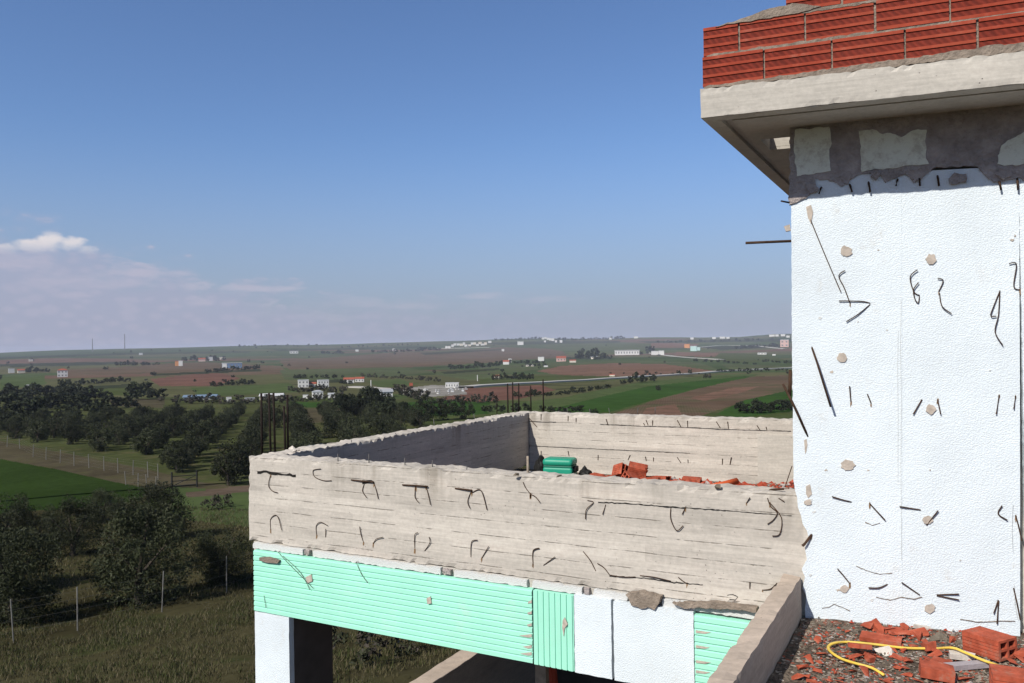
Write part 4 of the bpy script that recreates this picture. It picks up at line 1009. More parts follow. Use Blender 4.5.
def crown_mesh(name, seed, w, h, z0, n, leaf, mats, nclump=26, pale=.25, aspect=.45, holes=.0):
    """leaf-sized faces gathered in clumps through the volume of the crown"""
    r = np.random.default_rng(seed)
    cl = []
    while len(cl) < nclump:
        p = r.uniform(-1, 1, 3)
        if 0.25 < np.linalg.norm(p) < 1: cl.append(p * (r.uniform(.72, 1.0) / max(.6, np.linalg.norm(p)) if r.random() < .75 else 1))
    cl = np.array(cl); rad = r.uniform(.20, .40, nclump)
    k = r.integers(0, nclump, n)
    g = r.normal(size=(n, 3)); g /= np.linalg.norm(g, axis=1)[:, None]
    P = cl[k] + g * (rad[k] * r.uniform(.25, 1.0, n) ** .5)[:, None]
    P[:, 0] *= w / 2 / 1.15; P[:, 1] *= w / 2 / 1.15; P[:, 2] = z0 + (P[:, 2] / 1.2 + 1) * (h - z0) / 2
    P[:, 2] = np.maximum(P[:, 2], .05)
    a = r.normal(size=(n, 3)); a[:, 2] += .5; a /= np.linalg.norm(a, axis=1)[:, None]
    b = np.cross(a, r.normal(size=(n, 3))); b /= np.linalg.norm(b, axis=1)[:, None]
    s = leaf * r.uniform(.55, 1.35, n)[:, None]
    V = np.stack([P - a * s, P + b * s * aspect, P + a * s, P - b * s * aspect], 1).reshape(-1, 3)
    me = bpy.data.meshes.new(name); me.vertices.add(len(V)); me.vertices.foreach_set('co', V.ravel())
    idx = np.arange(len(V), dtype=np.int32); me.loops.add(len(V)); me.loops.foreach_set('vertex_index', idx)
    me.polygons.add(n); me.polygons.foreach_set('loop_start', np.arange(0, 4 * n, 4, dtype=np.int32)); me.polygons.foreach_set('loop_total', np.full(n, 4, np.int32))
    for m in mats: me.materials.append(m)
    palec = r.random(nclump) < pale
    me.polygons.foreach_set('material_index', ((palec[k] & (r.random(n) < .7)) | (r.random(n) < .12)).astype(np.int32) if len(mats) > 1 else np.zeros(n, np.int32))
    me.update(calc_edges=True); return me
def trunk_mesh(name, seed, h, r0_, w):
    r = random.Random(seed); m = MB()
    m.tube([(0, 0, -.4), (.05, .02, h * .16), (.0, .06, h * .34)], [r0_ * 1.3, r0_, r0_ * .8], 8)
    for i in range(5):
        a = i * 1.26 + r.uniform(-.3, .3); L = w * r.uniform(.25, .38)
        m.tube([(0, .03, h * .26), (L * .5 * math.cos(a), L * .5 * math.sin(a), h * r.uniform(.42, .5)), (L * math.cos(a), L * math.sin(a), h * r.uniform(.6, .78))], [r0_ * .6, r0_ * .4, r0_ * .12], 6)
    me = bpy.data.meshes.new(name); me.from_pydata(m.v, [], m.f); me.materials.append(BARK); me.update(); return me
def plant(name, label, cat, group, x, y, crown, trunk=None, scale=1.0, rot=None, sink=0.0, zs=None):
    z = height(x, y) - sink
    if trunk is None:
        o = bpy.data.objects.new(name, crown); COL.objects.link(o); o.location = (x, y, z)
    else:
        o = thing(name, None, None, (x, y, z))
        for nm, me in (('trunk', trunk), ('crown', crown)):
            c = bpy.data.objects.new(nm, me); COL.objects.link(c); c.parent = o
    o.rotation_euler = (0, 0, random.uniform(0, 6.28) if rot is None else rot)
    o.scale = (scale, scale, scale * (zs or 1)); return tag(o, label, cat, group)

NEARC = [crown_mesh('crown', 100 + i, 4.3, 4.2, -.9, 17000, .068, [LEAF, LEAF2], 70, .15, .34) for i in range(3)]
NEART = [trunk_mesh('trunk', i, 4.2, .16, 4.0) for i in range(3)]
ORCH = [crown_mesh('crown', 200 + i, 4.3, 4.1, -.5, 3200, .14, [LEAF, LEAF2], 34, .25, .38) for i in range(5)]
ORCT = [trunk_mesh('trunk', 50 + i, 4.2, .15, 3.6) for i in range(2)]
FAR = [crown_mesh('crown', 300 + i, 6, 6.0, .1, 420, .55, [LEAFD, LEAF], 16, .3) for i in range(4)]
FARB = [crown_mesh('crown', 330 + i, 6, 6.0, .2, 420, .5, [LEAFB, LEAF], 16, .3) for i in range(2)]
BIG = [crown_mesh('crown', 360 + i, 8, 8, .3, 3000, .28, [LEAFD, LEAF], 28, .3) for i in range(2)]

# near trees on the slope: picture foot, width in pixels, label
NEAR = [(140, 604, 90, 'broad olive tree right behind the middle fence post'), (153, 541, 66, 'rounded dark olive tree standing above the broad one, below the gate'),
        (222, 584, 56, 'olive tree between a fence post and the house corner'), (74, 556, 52, 'olive tree at the left edge of the gap above the middle fence'),
        (14, 624, 82, 'dark olive tree in the lower left picture corner'), (4, 548, 48, 'olive tree cut by the left picture edge beside the green field'),
        (104, 522, 36, 'small olive tree in front of the green field edge'),
        (-34, 600, 80, 'olive tree mostly outside the left picture edge'), (38, 545, 36, 'olive tree under the dark green field')]
for i, (px, py, w, lab) in enumerate(NEAR):
    g = ground(px, py); d = np.linalg.norm(g - EYE); s = w * d / F / 4.15
    plant('olive_tree', lab, 'tree', 'olive trees on the near slope', g[0], g[1], NEARC[(i + 1) % 3], NEART[i % 3], s, zs=.84 if py < 545 else 1.0)
# weeds and shrubs on the slope
SHRUB = [crown_mesh('shrub', 400 + i, 1.6, 1.0, .0, 420, .07, [LEAF2, LEAFB], 12, .6) for i in range(2)]
for px, py, s, lab in ((214, 510, 1.5, 'low pale shrub on the grass right of the rounded olive tree'), (112, 513, 1.3, 'pale low shrub between two olive crowns'), (350, 668, 1.2, 'dry shrub seen under the mint board'), (400, 655, 1.3, 'dry shrub close to the tan lower parapet'), (226, 507, 1.3, 'small shrub beside the farm track')):
    g = ground(px, py); plant('shrub', lab, 'shrub', None, g[0], g[1], SHRUB[0] if s > 1.25 else SHRUB[1], None, s)

# orchard rows
opoly = [ground(*p)[:2] for p in ((8, 437), (60, 446), (130, 462), (190, 477), (252, 489), (300, 470), (420, 436), (420, 418), (330, 405), (255, 403), (160, 407), (60, 402), (-25, 405), (-25, 432))]
ra = math.atan((286 - 512) / F) - YAW; rd = np.array([math.sin(ra), math.cos(ra)]); rp = np.array([rd[1], -rd[0]])
c0 = np.mean(opoly, 0); cand = []
for i in range(-60, 60):
    for j in range(-60, 60):
        p = c0 + rp * i * 7.9 + rd * j * 5.3
        if inside(opoly, p[None])[0]: cand.append(p + np.array([random.uniform(-.8, .8), random.uniform(-.8, .8)]))
cand.sort(key=lambda p: math.hypot(*p)); cand = cand[:240]
for i, p in enumerate(cand):
    if random.random() < .05: continue
    plant('olive_tree', 'rounded dark olive tree planted in the orchard rows beyond the far wire fence', 'tree', 'olive trees of the orchard', p[0], p[1], ORCH[i % 5], ORCT[i % 2], random.uniform(.76, 1.06), zs=random.uniform(.85, 1.12))
print('orchard', len(cand))
# trees behind the parapet, hedge clumps and single trees of the plain: (foot px, py, width px, kind)
TREES = [(342, 420, 24, 1), (357, 418, 27, 1), (374, 418, 28, 1), (390, 419, 24, 1), (404, 421, 18, 1), (350, 414, 22, 1), (368, 412, 24, 1), (386, 413, 22, 1), (425, 421, 26, 0), (446, 420, 24, 0), (465, 419, 20, 0),
         (300, 436, 24, 0), (325, 438, 24, 0), (352, 440, 26, 0), (378, 438, 22, 0), (276, 428, 22, 0)]
for i, (px, py, w, k) in enumerate(TREES):
    g = ground(px, py); d = np.linalg.norm(g - EYE); me = BIG[i % 2] if k else ORCH[i % 5]
    plant('field_tree', 'dark tree in the clump just above the shaded parapet' if k else 'bushy tree in the meadow behind the shaded parapet', 'tree', 'trees just beyond the parapet', g[0], g[1], me, None, w * d / F / (7.6 if k else 4.0))
r_ = random.Random(3)
rows = [([(-10, 412), (70, 410), (135, 408)], 16, 13, 0), ([(-10, 421), (60, 418), (110, 416)], 17, 9, 0), ([(-10, 430), (20, 430)], 18, 4, 0),  # polyline in the picture, tree width px, count, bare?
    ([(0, 404), (60, 402), (100, 400)], 15, 14, 0), ([(0, 396), (40, 394), (80, 393)], 10, 14, 0), ([(100, 398), (110, 400)], 9, 3, 0), ([(135, 399), (160, 400)], 16, 4, 0), ([(160, 402), (185, 404), (250, 404)], 11, 12, 1),
    ([(60, 385), (130, 382)], 6, 16, 0), ([(25, 373), (50, 372)], 6, 7, 0), ([(115, 366), (160, 365)], 5, 11, 0), ([(180, 361), (225, 361)], 6, 10, 0), ([(205, 373), (260, 369)], 5, 14, 0), ([(210, 387), (255, 384)], 6, 12, 0),
    ([(255, 404), (330, 401), (340, 402)], 11, 14, 1), ([(285, 391), (345, 394)], 9, 10, 1), ([(292, 379), (345, 378)], 5, 10, 0), ([(395, 393), (425, 402)], 14, 8, 1), ([(430, 404), (500, 402)], 9, 12, 1),
    ([(360, 377), (400, 379), (440, 382)], 5, 22, 1), ([(450, 370), (500, 366)], 6, 14, 0), ([(320, 354), (345, 354)], 4, 9, 0), ([(415, 351), (440, 350)], 5, 8, 0), ([(372, 353), (420, 351)], 3.5, 14, 0),
    ([(492, 380), (532, 380)], 8, 9, 0), ([(515, 398), (560, 395), (610, 389)], 7, 24, 0), ([(575, 359), (600, 359)], 10, 6, 0), ([(600, 358), (612, 359)], 6, 3, 0), ([(619, 384), (655, 382)], 10, 5, 0), ([(648, 352), (655, 352)], 9, 2, 0), ([(640, 355), (650, 354)], 6, 2, 0),
    ([(657, 388), (658, 391)], 6, 2, 0), ([(704, 379), (708, 379)], 6, 2, 1), ([(740, 414), (765, 412), (795, 410)], 14, 9, 0), ([(500, 411), (560, 413), (600, 415)], 10, 9, 0), ([(480, 413), (500, 413)], 10, 3, 0), ([(715, 372), (760, 371.5), (795, 370)], 4, 18, 0),
    ([(655, 343), (700, 342), (780, 340)], 3, 26, 0), ([(555, 341), (625, 339)], 3.5, 24, 0), ([(495, 341), (545, 339.5)], 3, 14, 0), ([(735, 349), (790, 346)], 4.5, 14, 0), ([(760, 362), (795, 364)], 4, 8, 0), ([(500, 364), (545, 363)], 4.5, 12, 0), ([(690, 361), (760, 365)], 3.5, 14, 0),
    ([(340, 348), (420, 345)], 2.5, 16, 0), ([(230, 347), (330, 346)], 2.5, 18, 0), ([(520, 367), (545, 366)], 4, 6, 0), ([(340, 383), (352, 385)], 6, 3, 0), ([(640, 376), (700, 374)], 3, 10, 0)]
kinds = {}
for pts, w, cnt, bare in rows:
    L = np.cumsum([0] + [math.dist(a, b) for a, b in zip(pts[:-1], pts[1:])])
    for i in range(cnt):
        t = L[-1] * (i + r_.uniform(.1, .9)) / cnt; px = np.interp(t, L, [p[0] for p in pts]); py = np.interp(t, L, [p[1] for p in pts]) + r_.uniform(-.1, .1) * w
        g = ground(px, py); d = np.linalg.norm(g - EYE); ww = w * r_.uniform(.6, 1.25)
        big = w >= 8
        nm = 'bare_tree' if bare else ('field_tree' if big else 'hedge_bush')
        lab = {'bare_tree': 'greyish half bare tree in a row on the plain', 'field_tree': 'dark leafy tree on the plain beyond the house', 'hedge_bush': 'tiny dark bush in a distant hedgerow between fields'}[nm]
        plant(nm, lab, 'bush' if nm == 'hedge_bush' else 'tree', {'bare_tree': 'half bare trees of the plain', 'field_tree': 'dark trees of the plain', 'hedge_bush': 'bushes of the distant hedgerows'}[nm],
              g[0], g[1], (FARB[i % 2] if bare else FAR[i % 4]), None, ww * d / F / 5.6, zs=r_.uniform(.6, .95))

for i in range(70):
    px, py = r_.uniform(-10, 790), 346 + 46 * r_.random() ** 1.3
    if px > 600: py = min(py, 374)
    g = ground(px, py); d = np.linalg.norm(g - EYE); ww = r_.uniform(2.0, 5.5) * (py - 330) / 40
    plant('field_bush', 'small dark bush standing alone in the distant fields', 'bush', 'scattered bushes of the plain', g[0], g[1], FAR[i % 4] if r_.random() < .7 else FARB[i % 2], None, ww * d / F / 5.6, zs=r_.uniform(.5, .9))
# ---- grass on the rough slope in front
gz = lambda x, y: terr(math.hypot(x, y), math.atan2(x, y) + YAW)
def grass(name, n, region, hmin, hmax, mats, wd):
    r = np.random.default_rng(11); V = []; mi_ = []
    lo, hi = np.min(region, 0), np.max(region, 0); got = 0
    while got < n:
        P = r.uniform(lo, hi, (n, 2)); P = P[inside(region, P)]
        for x, y in P:
            cl = noise.noise(Vector((x * .45, y * .45, 0))) + .6 * noise.noise(Vector((x * 1.7, y * 1.7, 3)))
            if cl + r.uniform(-.35, .55) < 0: continue
            z = float(gz(x, y)); hgt = r.uniform(hmin, hmax) * (1 + .5 * cl); a = r.uniform(0, 6.28); ww = wd * r.uniform(.6, 1.5)
            dx, dy = math.cos(a) * ww, math.sin(a) * ww; l = r.normal(size=2) * hgt * .45
            V += [(x - dx, y - dy, z - .02), (x + dx, y + dy, z - .02), (x + l[0], y + l[1], z + hgt)]
            mi_.append(0 if cl + r.uniform(-.5, .5) < .12 else 1 if r.random() < .7 else 2); got += 1
            if got >= n: break
    f = [(3 * i, 3 * i + 1, 3 * i + 2) for i in range(got)]
    return tag(obj_from(name, V, f, mats, None, mi_), kind='stuff')
GR = [simple('dry_blade', (.080, .070, .034), .3, 3, .9), simple('green_blade', (.046, .055, .017), .3, 3, .9), simple('pale_stalk', (.125, .105, .062), .3, 3, .9)]
reg = [ground(*p)[:2] for p in ((-30, 640), (70, 622), (160, 606), (260, 580), (330, 600), (470, 620), (470, 690), (250, 700), (-30, 700))]
tag(grass('grass', 48000, reg, .05, .17, GR, .011), 'rough dry grass on the slope below the wire fence', 'grass')
reg = [ground(*p)[:2] for p in ((-30, 560), (60, 520), (140, 505), (255, 510), (262, 585), (160, 604), (70, 620), (-30, 640))]
tag(grass('grass', 22000, reg, .08, .24, GR, .02), 'rough grass between the olive trees above the wire fence', 'grass')

# ---- fences and gate
GAL = simple('galvanised_post', (.20, .19, .17), .25, 4, .6)
WIRE = simple('fence_wire', (.12, .115, .105), .2, 4, .5)
def fence(name, label, posts, hgt, r, wires, mesh_h=None):
    P = [ground(*p) for p in posts]; o = thing(name, label, 'fence', P[0])
    for p in P:
        m = MB(); e = p + np.array([random.uniform(-.13, .13), random.uniform(-.1, .1), 0]); m.tube([p - Z * .3, e + Z * hgt * random.uniform(.93, 1.05)], r, 6); m.build('post', GAL, o)
    for w in wires:
        m = MB(); m.tube([p + Z * w for p in P], .0028 if r < .04 else .005, 4); m.build('wire', WIRE, o)
    return o
fence('wire_fence', 'sparse wire fence on thin posts below the near olive trees', [(-40, 655), (14, 643), (77.5, 631), (161.5, 612), (226.5, 592.5), (290, 575)], 1.62, .022, (.4, .8, 1.2, 1.5))
fence('wire_fence', 'long wire mesh fence between the green field and the orchard', [(-8, 445), (7, 447), (20, 449), (33, 457), (46, 460), (60, 463), (74, 466), (89, 468), (104, 471), (118, 473), (133, 475), (148, 477.5), (158, 480)], 1.9, .045, (.3, .7, 1.1, 1.5, 1.8))
fence('wire_fence', 'second row of thin posts along the straw verge', [(126, 485), (138, 487), (147, 489), (156, 490)], 1.5, .04, (.4, .9, 1.3))
gA, gB = ground(172, 489), ground(197, 487)
go_ = thing('field_gate', 'dark steel field gate beside the end of the wire fence', 'gate', gA)
STEEL = simple('dark_steel', (.02, .02, .02), .2, 4, .6)
for p in (gA, gB): m = MB(); m.tube([p - Z * .3, p + Z * 1.75], .09, 6); m.build('post', STEEL, go_)
m = MB()
for a, b in ((.3, .3), (.8, .8), (1.3, 1.3), (.3, 1.3)): m.tube([gA + Z * a, gB + Z * b], .045, 5)
m.build('gate_leaf', STEEL, go_)

# ---- houses of the plain: each a thing of its own
WHITE = simple('white_render', (.60, .59, .56), .06, .3, .9); CREAM = simple('cream_render', (.62, .56, .46), .08, .3, .9); GREY = simple('grey_render', (.34, .33, .32), .1, .3, .9)
ROOFR = simple('red_tiles', (.30, .085, .05), .2, .5, .9); ROOFG = simple('grey_sheet', (.33, .34, .35), .12, .3, .6); ROOFB = simple('blue_sheet', (.16, .22, .30), .12, .3, .6); ROOFW = simple('white_sheet', (.52, .52, .52), .08, .3, .7)
ORANGE = simple('orange_render', (.55, .24, .09), .1, .3, .9); TEAL = simple('teal_render', (.42, .58, .54), .1, .3, .9); BLUE = simple('blue_cladding', (.13, .21, .34), .1, .3, .7); PINK = simple('pink_render', (.58, .38, .33), .1, .3, .9)
WIN = simple('dark_window', (.16, .16, .16), .1, 1, .3)
def house_far(px, py, wpx, hpx, label, wall=WHITE, roof=ROOFR, kind='gable', deep=.7, yaw=0.0, name='country_house', cat='house', wins=True, group=None):
    g = ground(px, py); d = np.linalg.norm(g - EYE); w, h = wpx * d / F, hpx * d / F; dp = min(w * deep, 14) if w > 8 else w * deep
    if w > 20: dp = max(dp, 12)
    az = math.atan2(g[0], g[1]); o = thing(name, label, cat, (g[0], g[1], min(height(g[0], g[1]), g[2]) - .2), group, -az + yaw)
    def lp(nm, m, mat, par=o):
        ob = obj_from(nm, m.v, m.f, mat, None, m.m); ob.parent = par; return ob
    eave = h * (.66 if kind == 'gable' else .93)
    m = MB(); m.box((-w / 2, 0, -1.5), (w, 0, 0), (0, dp, 0), (0, 0, eave + 1.5)); wl = lp('wall', m, wall)
    m = MB(); e = .04 * w
    if kind == 'gable':
        m.prism([(-w / 2 - e, -e, eave + .02), (-w / 2 - e, dp + e, eave + .02), (-w / 2 - e, dp / 2, h)], (w + 2 * e, 0, 0))
    elif kind == 'hip':
        a = [(-w / 2 - e, -e, eave + .02), (w / 2 + e, -e, eave + .02), (w / 2 + e, dp + e, eave + .02), (-w / 2 - e, dp + e, eave + .02), (-w / 6, dp / 2, h * 1.15), (w / 6, dp / 2, h * 1.15)]
        m.add(a, [(0, 1, 5, 4), (1, 2, 5), (2, 3, 4, 5), (3, 0, 4), (3, 2, 1, 0)])
    else:
        m.box((-w / 2 - e * .5, -e * .5, eave + .02), (w + e, 0, 0), (0, dp + e, 0), (0, 0, h * .07))
    lp('roof', m, roof)
    if wins and wpx >= 7.2:
        nw = max(2, int(wpx / 2.6)); fl = 2 if hpx >= 5.5 and kind != 'shed' else 1
        for k in range(fl):
            for j in range(nw):
                ww, wh = w / nw * .42, eave / fl * .42; m = MB()
                m.box((-w / 2 + (j + .5) * w / nw - ww / 2, -.06, eave * k / fl + eave / fl * .32), (ww, 0, 0), (0, .055, 0), (0, 0, wh)); lp('window', m, WIN)
    return o
HS = [(11.5, 373, 4.5, 4, 'white cube-shaped house among bushes at the far left', WHITE, ROOFW, 'flat'), (21.5, 373, 5.5, 3.6, 'pale low house right of the white cube-shaped house', CREAM, ROOFR, 'gable'), (62.5, 377, 8, 6.5, 'white house with red roof standing alone in the brown field', WHITE, ROOFR, 'hip'),
      (28, 387, 2.4, 2.2, 'tiny white hut in the green field at the far left', WHITE, ROOFW, 'flat'), (7, 398.5, 4, 2.4, 'small grey shed at the left picture edge', GREY, ROOFG, 'shed'), (31, 361.5, 3, 2, 'tiny pale hut on the far left hillside', CREAM, ROOFW, 'flat'), (141, 355, 3, 2, 'tiny pale house below the left antenna masts', WHITE, ROOFW, 'flat'),
      (177, 366, 3, 4.6, 'narrow orange house front beside a white one', ORANGE, ROOFR, 'flat'), (180.6, 366, 3.4, 5, 'narrow white and tall house beside the orange one', WHITE, ROOFW, 'flat'), (202, 361.5, 6, 3.5, 'red roofed house in the dark trees near the blue hall', PINK, ROOFR, 'gable'), (210.5, 361, 4, 4, 'white house in the dark trees near the blue hall', WHITE, ROOFW, 'flat'), (222, 359.5, 5, 2.4, 'flat pale house just behind the blue hall', CREAM, ROOFW, 'flat'),
      (232, 368, 18, 5, 'long blue industrial hall with pale roof', BLUE, ROOFW, 'shed'), (224.5, 368.3, 4, 4.6, 'white end building of the blue hall', WHITE, ROOFW, 'flat'), (199.5, 400, 28, 5, 'long low hall with blue grey roof', GREY, ROOFB, 'gable'), (229, 402, 4.5, 5, 'small white shed right of the low blue grey hall', WHITE, ROOFW, 'flat'), (271, 400, 21, 6.5, 'long whitish hall behind the rusty starter bars', CREAM, ROOFW, 'gable'), (250, 401, 9, 3.4, 'low grey shed left of the whitish hall', GREY, ROOFG, 'shed'),
      (303.5, 387.5, 10, 7.6, 'white two storey house with flat roof and red annex', WHITE, ROOFW, 'flat'), (312.5, 387, 7, 5, 'red tiled annex between two white houses', CREAM, ROOFR, 'gable'), (323.5, 387.5, 10.5, 7.6, 'white two storey house right of the red tiled annex', WHITE, ROOFW, 'flat'), (318, 398.5, 10, 7.5, 'white house with grey hipped roof half hidden by trees', WHITE, ROOFG, 'hip'), (331.5, 398, 6.5, 5.5, 'small white house right of the grey hipped roof', WHITE, ROOFG, 'gable'), (305.5, 398.5, 5, 4, 'low white outbuilding left of the grey hipped roof', WHITE, ROOFG, 'shed'),
      (294, 353.5, 8, 2.6, 'far white farmhouse on the left hill slope', WHITE, ROOFW, 'flat'), (349, 383, 10, 5.6, 'left one of two white bungalows with red roofs', WHITE, ROOFR, 'gable'), (359.5, 382, 8.5, 5.2, 'right one of two white bungalows with red roofs', WHITE, ROOFR, 'gable'), (381, 397, 23, 8, 'long white workshop with grey roof left of the stone yard', WHITE, ROOFG, 'gable'), (369, 397, 5, 7, 'white front block of the long workshop', WHITE, ROOFW, 'flat'),
      (411, 386, 3.5, 3.4, 'small red shed at the edge of the stone yard', ROOFR, ROOFR, 'shed'), (452, 387.5, 13, 5, 'long white hall at the back of the stone yard', WHITE, ROOFW, 'flat'), (357, 351.5, 3, 2, 'tiny white house on the middle hill', WHITE, ROOFW, 'flat'), (394, 350.5, 3, 2, 'tiny white house right of the middle hill', WHITE, ROOFW, 'flat'), (497, 379, 7, 4.4, 'cream house with red roof beside the road trees', CREAM, ROOFR, 'gable'), (520.5, 345, 6, 3.6, 'white flat house below the hilltop village', WHITE, ROOFW, 'flat'), (503, 351.3, 2.4, 2.4, 'tiny white hut on the brown hill slope', WHITE, ROOFW, 'flat'),
      (506, 364.5, 6, 4.4, 'white house with small tower on the brown slope', WHITE, ROOFR, 'gable'), (510, 362.5, 3, 4.0, 'small white tower-like house next to the white house', WHITE, ROOFW, 'flat'), (541, 361, 6, 4.2, 'white house left of the orange red roof', WHITE, ROOFW, 'flat'), (561.5, 361.5, 9, 5.4, 'pink house with wide orange red roof', PINK, ROOFR, 'gable'), (573, 362.5, 6, 3, 'low cream house right of the orange red roof', CREAM, ROOFR, 'gable'), (594, 359, 6, 3, 'low pale house in dark trees left of the long white hall', CREAM, ROOFG, 'gable'),
      (499.5, 377.5, 1.5, 3, 'white pillar shrine near the cream house', WHITE, ROOFW, 'flat'), (612, 376.3, 5, 2.6, 'small red roofed hut above the pale road', CREAM, ROOFR, 'gable'), (627, 355, 24, 5, 'long white hall with many windows on the slope', WHITE, ROOFW, 'flat'), (655, 355, 7, 4, 'white shed right of the long white hall', WHITE, ROOFW, 'flat'), (661.5, 355.2, 5, 4.6, 'taller white block right of the white shed', WHITE, ROOFW, 'flat'), (687, 348, 5, 4, 'small orange house beside the teal one', ORANGE, ROOFR, 'flat'), (693.5, 351, 6, 5, 'pale teal house on the right hillside', TEAL, ROOFW, 'flat'), (698.5, 350.6, 3, 3.6, 'small grey teal annex of the hillside house', TEAL, ROOFG, 'flat'),
      (784.5, 347, 7.5, 7, 'tall white and pink block near the white foam wall', PINK, ROOFW, 'flat'), (762, 354.5, 8, 1.8, 'low white greenhouse strip on the right hillside', WHITE, ROOFW, 'shed'), (774, 355.5, 3, 1.4, 'tiny white shed right of the greenhouse strip', WHITE, ROOFW, 'shed'), (530, 366.5, 8, 1.8, 'low pale shed strip left of the pale shed', CREAM, ROOFW, 'shed'), (546, 367, 4, 1.6, 'small pale shed below the white house', WHITE, ROOFW, 'shed'), (752, 370.2, 2, 1.4, 'white roadside hut on the right stretch of road', WHITE, ROOFW, 'shed')]
for h in HS: house_far(h[0], h[1], h[2], h[3], h[4], h[5], h[6], h[7], yaw=random.uniform(-.12, .12))
r_ = random.Random(8)
for i in range(16):
    t = i / 15; px = 447 + 42 * t + r_.uniform(-1, 1); house_far(px, 347.2 - 3.6 * t + r_.uniform(-1.0, 1.4), r_.uniform(2.2, 4), r_.uniform(1.8, 2.8), 'tiny white village house on the middle skyline ridge', r_.choice((WHITE, WHITE, CREAM)), r_.choice((ROOFW, ROOFR)), 'flat', name='village_house', wins=False, group='houses of the middle hilltop village')
for px, py in ((543, 339.4), (545.5, 338.9), (548, 339.8), (550.5, 340.4), (552.8, 341), (545, 342.3), (556, 342.4), (561, 342.6)): house_far(px, py, r_.uniform(2, 3.2), r_.uniform(1.8, 3), 'tiny white village house on the round hilltop', WHITE, ROOFW, 'flat', name='village_house', wins=False, group='houses on the round hilltop')
for px, py, w in ((692, 339.4, 3), (714, 338.9, 3.4), (722.5, 338.6, 5), (728, 338.8, 3), (772, 336.6, 5), (777, 336.4, 3), (783, 336.2, 4), (636, 338.3, 4), (610, 339.6, 3), (788, 337.6, 3)): house_far(px, py, w, 2.0, 'tiny white house on the right skyline', WHITE, ROOFW, 'flat', name='village_house', wins=False, group='houses on the right skyline')
# white stone blocks in the yard
for i in range(26):
    px = r_.uniform(402, 468); py = 394.5 - 6.5 * (px - 402) / 66 * r_.uniform(.2, 1.1) + r_.uniform(-1.5, 1.5); g = ground(px, py); d = np.linalg.norm(g - EYE); s = r_.uniform(1.2, 3.6) * d / F
    m = MB(); m.box((-s / 2, 0, -.5), (s, 0, 0), (r_.uniform(-.3, .3) * s, s * .6, 0), (0, 0, .5 + s * r_.uniform(.2, .4))); m.box((-s * .3, s * .1, .5 + s * .3), (s * .5, 0, 0), (0, s * .35, 0), (0, 0, s * r_.uniform(.12, .3)))
    o = obj_from('stone_stack', m.v, m.f, r_.choice((WHITE, ROOFW))); o.location = g; o.rotation_euler = (0, 0, r_.uniform(0, 3)); tag(o, 'white stack of stone blocks in the stone yard', 'stone stack', 'stacks in the stone yard')
# masts and poles
for px, py, top, lab in ((92.5, 351.5, 340, 'thin antenna mast on the left skyline, the shorter one'), (124.8, 350.5, 335.5, 'tall pale antenna mast on the left skyline, the taller one')):
    g = ground(px, py); d = np.linalg.norm(g - EYE); hgt = (py - top) * d / F; m = MB(); m.tube([(0, 0, -3), (0, 0, hgt)], [.45 * d / F * 1.0, .28 * d / F], 6)
    o = obj_from('antenna_mast', m.v, m.f, simple('mast_grey', (.16, .15, .15), .1, .01)); o.location = g; tag(o, lab, 'mast')
for px, py, hp, lab in ((477.5, 381, 6, 'white pole standing beside the pale road'), (371, 386, 6, 'thin pole above the long white workshop'), (420, 401, 5, 'short pole among the trees below the stone yard')):
    g = ground(px, py); d = np.linalg.norm(g - EYE); m = MB(); m.tube([(0, 0, -1), (0, 0, hp * d / F)], .42 * d / F, 6); o = obj_from('pole', m.v, m.f, WHITE); o.location = g; tag(o, lab, 'pole')
# ================================================================== AIR, SKY AND SUN
SUN = np.array([-.276, -1.114, 1.0]); SUN /= np.linalg.norm(SUN)
EL = math.asin(SUN[2]); ROT = math.atan2(SUN[0], SUN[1])
HAZE = True
if HAZE:
    m = bpy.data.materials.new('haze'); m.use_nodes = True; nt = m.node_tree
    for n_ in list(nt.nodes):
        if n_.type != 'OUTPUT_MATERIAL': nt.nodes.remove(n_)
    pv = nt.nodes.new('ShaderNodeVolumePrincipled'); pv.inputs['Color'].default_value = (.78, .84, 1.0, 1); pv.inputs['Density'].default_value = 0.75e-4; pv.inputs['Anisotropy'].default_value = -0.1
    nt.links.new(pv.outputs[0], nt.nodes['Material Output'].inputs['Volume'])
    mb = MB(); zlo, zhi = float(Zm.min()) - 1.0, max(float(Zm.max()), 9.3) + 4.0
    mb.box((-8200, -8200, zlo), (16400, 0, 0), (0, 16400, 0), (0, 0, zhi - zlo))
    tag(mb.build('haze', m), kind='stuff'); print('haze', zlo, zhi)

w = bpy.data.worlds.new('World'); scene.world = w; w.use_nodes = True
nt = w.node_tree; n = N(nt); bg = nt.nodes['Background']; out = nt.nodes['World Output']
sky = n.add('ShaderNodeTexSky', sky_type='NISHITA'); sky.sun_disc = False; sky.sun_elevation = EL; sky.sun_rotation = ROT
sky.altitude = 100; sky.air_density = 1.0; sky.dust_density = 0.7; sky.ozone_density = 3.0
v = n.add('ShaderNodeTexCoord').outputs['Generated']
x, y, z = n.sep(v)
az = n.math('ARCTAN2', x, y)                    # compass angle of the direction
el = n.math('ARCSINE', z)
az = n.math('ADD', az, YAW)                     # measured from the valley axis
P = n.add('ShaderNodeCombineXYZ'); n.put(P.inputs[0], az); n.put(P.inputs[1], el); P = P.outputs[0]
def gauss(ca, ce, wa, we):
    a = n.math('DIVIDE', n.math('SUBTRACT', az, math.radians(ca)), math.radians(wa)); e = n.math('DIVIDE', n.math('SUBTRACT', el, math.radians(ce)), math.radians(we))
    return n.math('SUBTRACT', 1.0, n.math('ADD', n.math('POWER', n.math('ABSOLUTE', a), 2.0), n.math('POWER', n.math('ABSOLUTE', e), 2.0)))
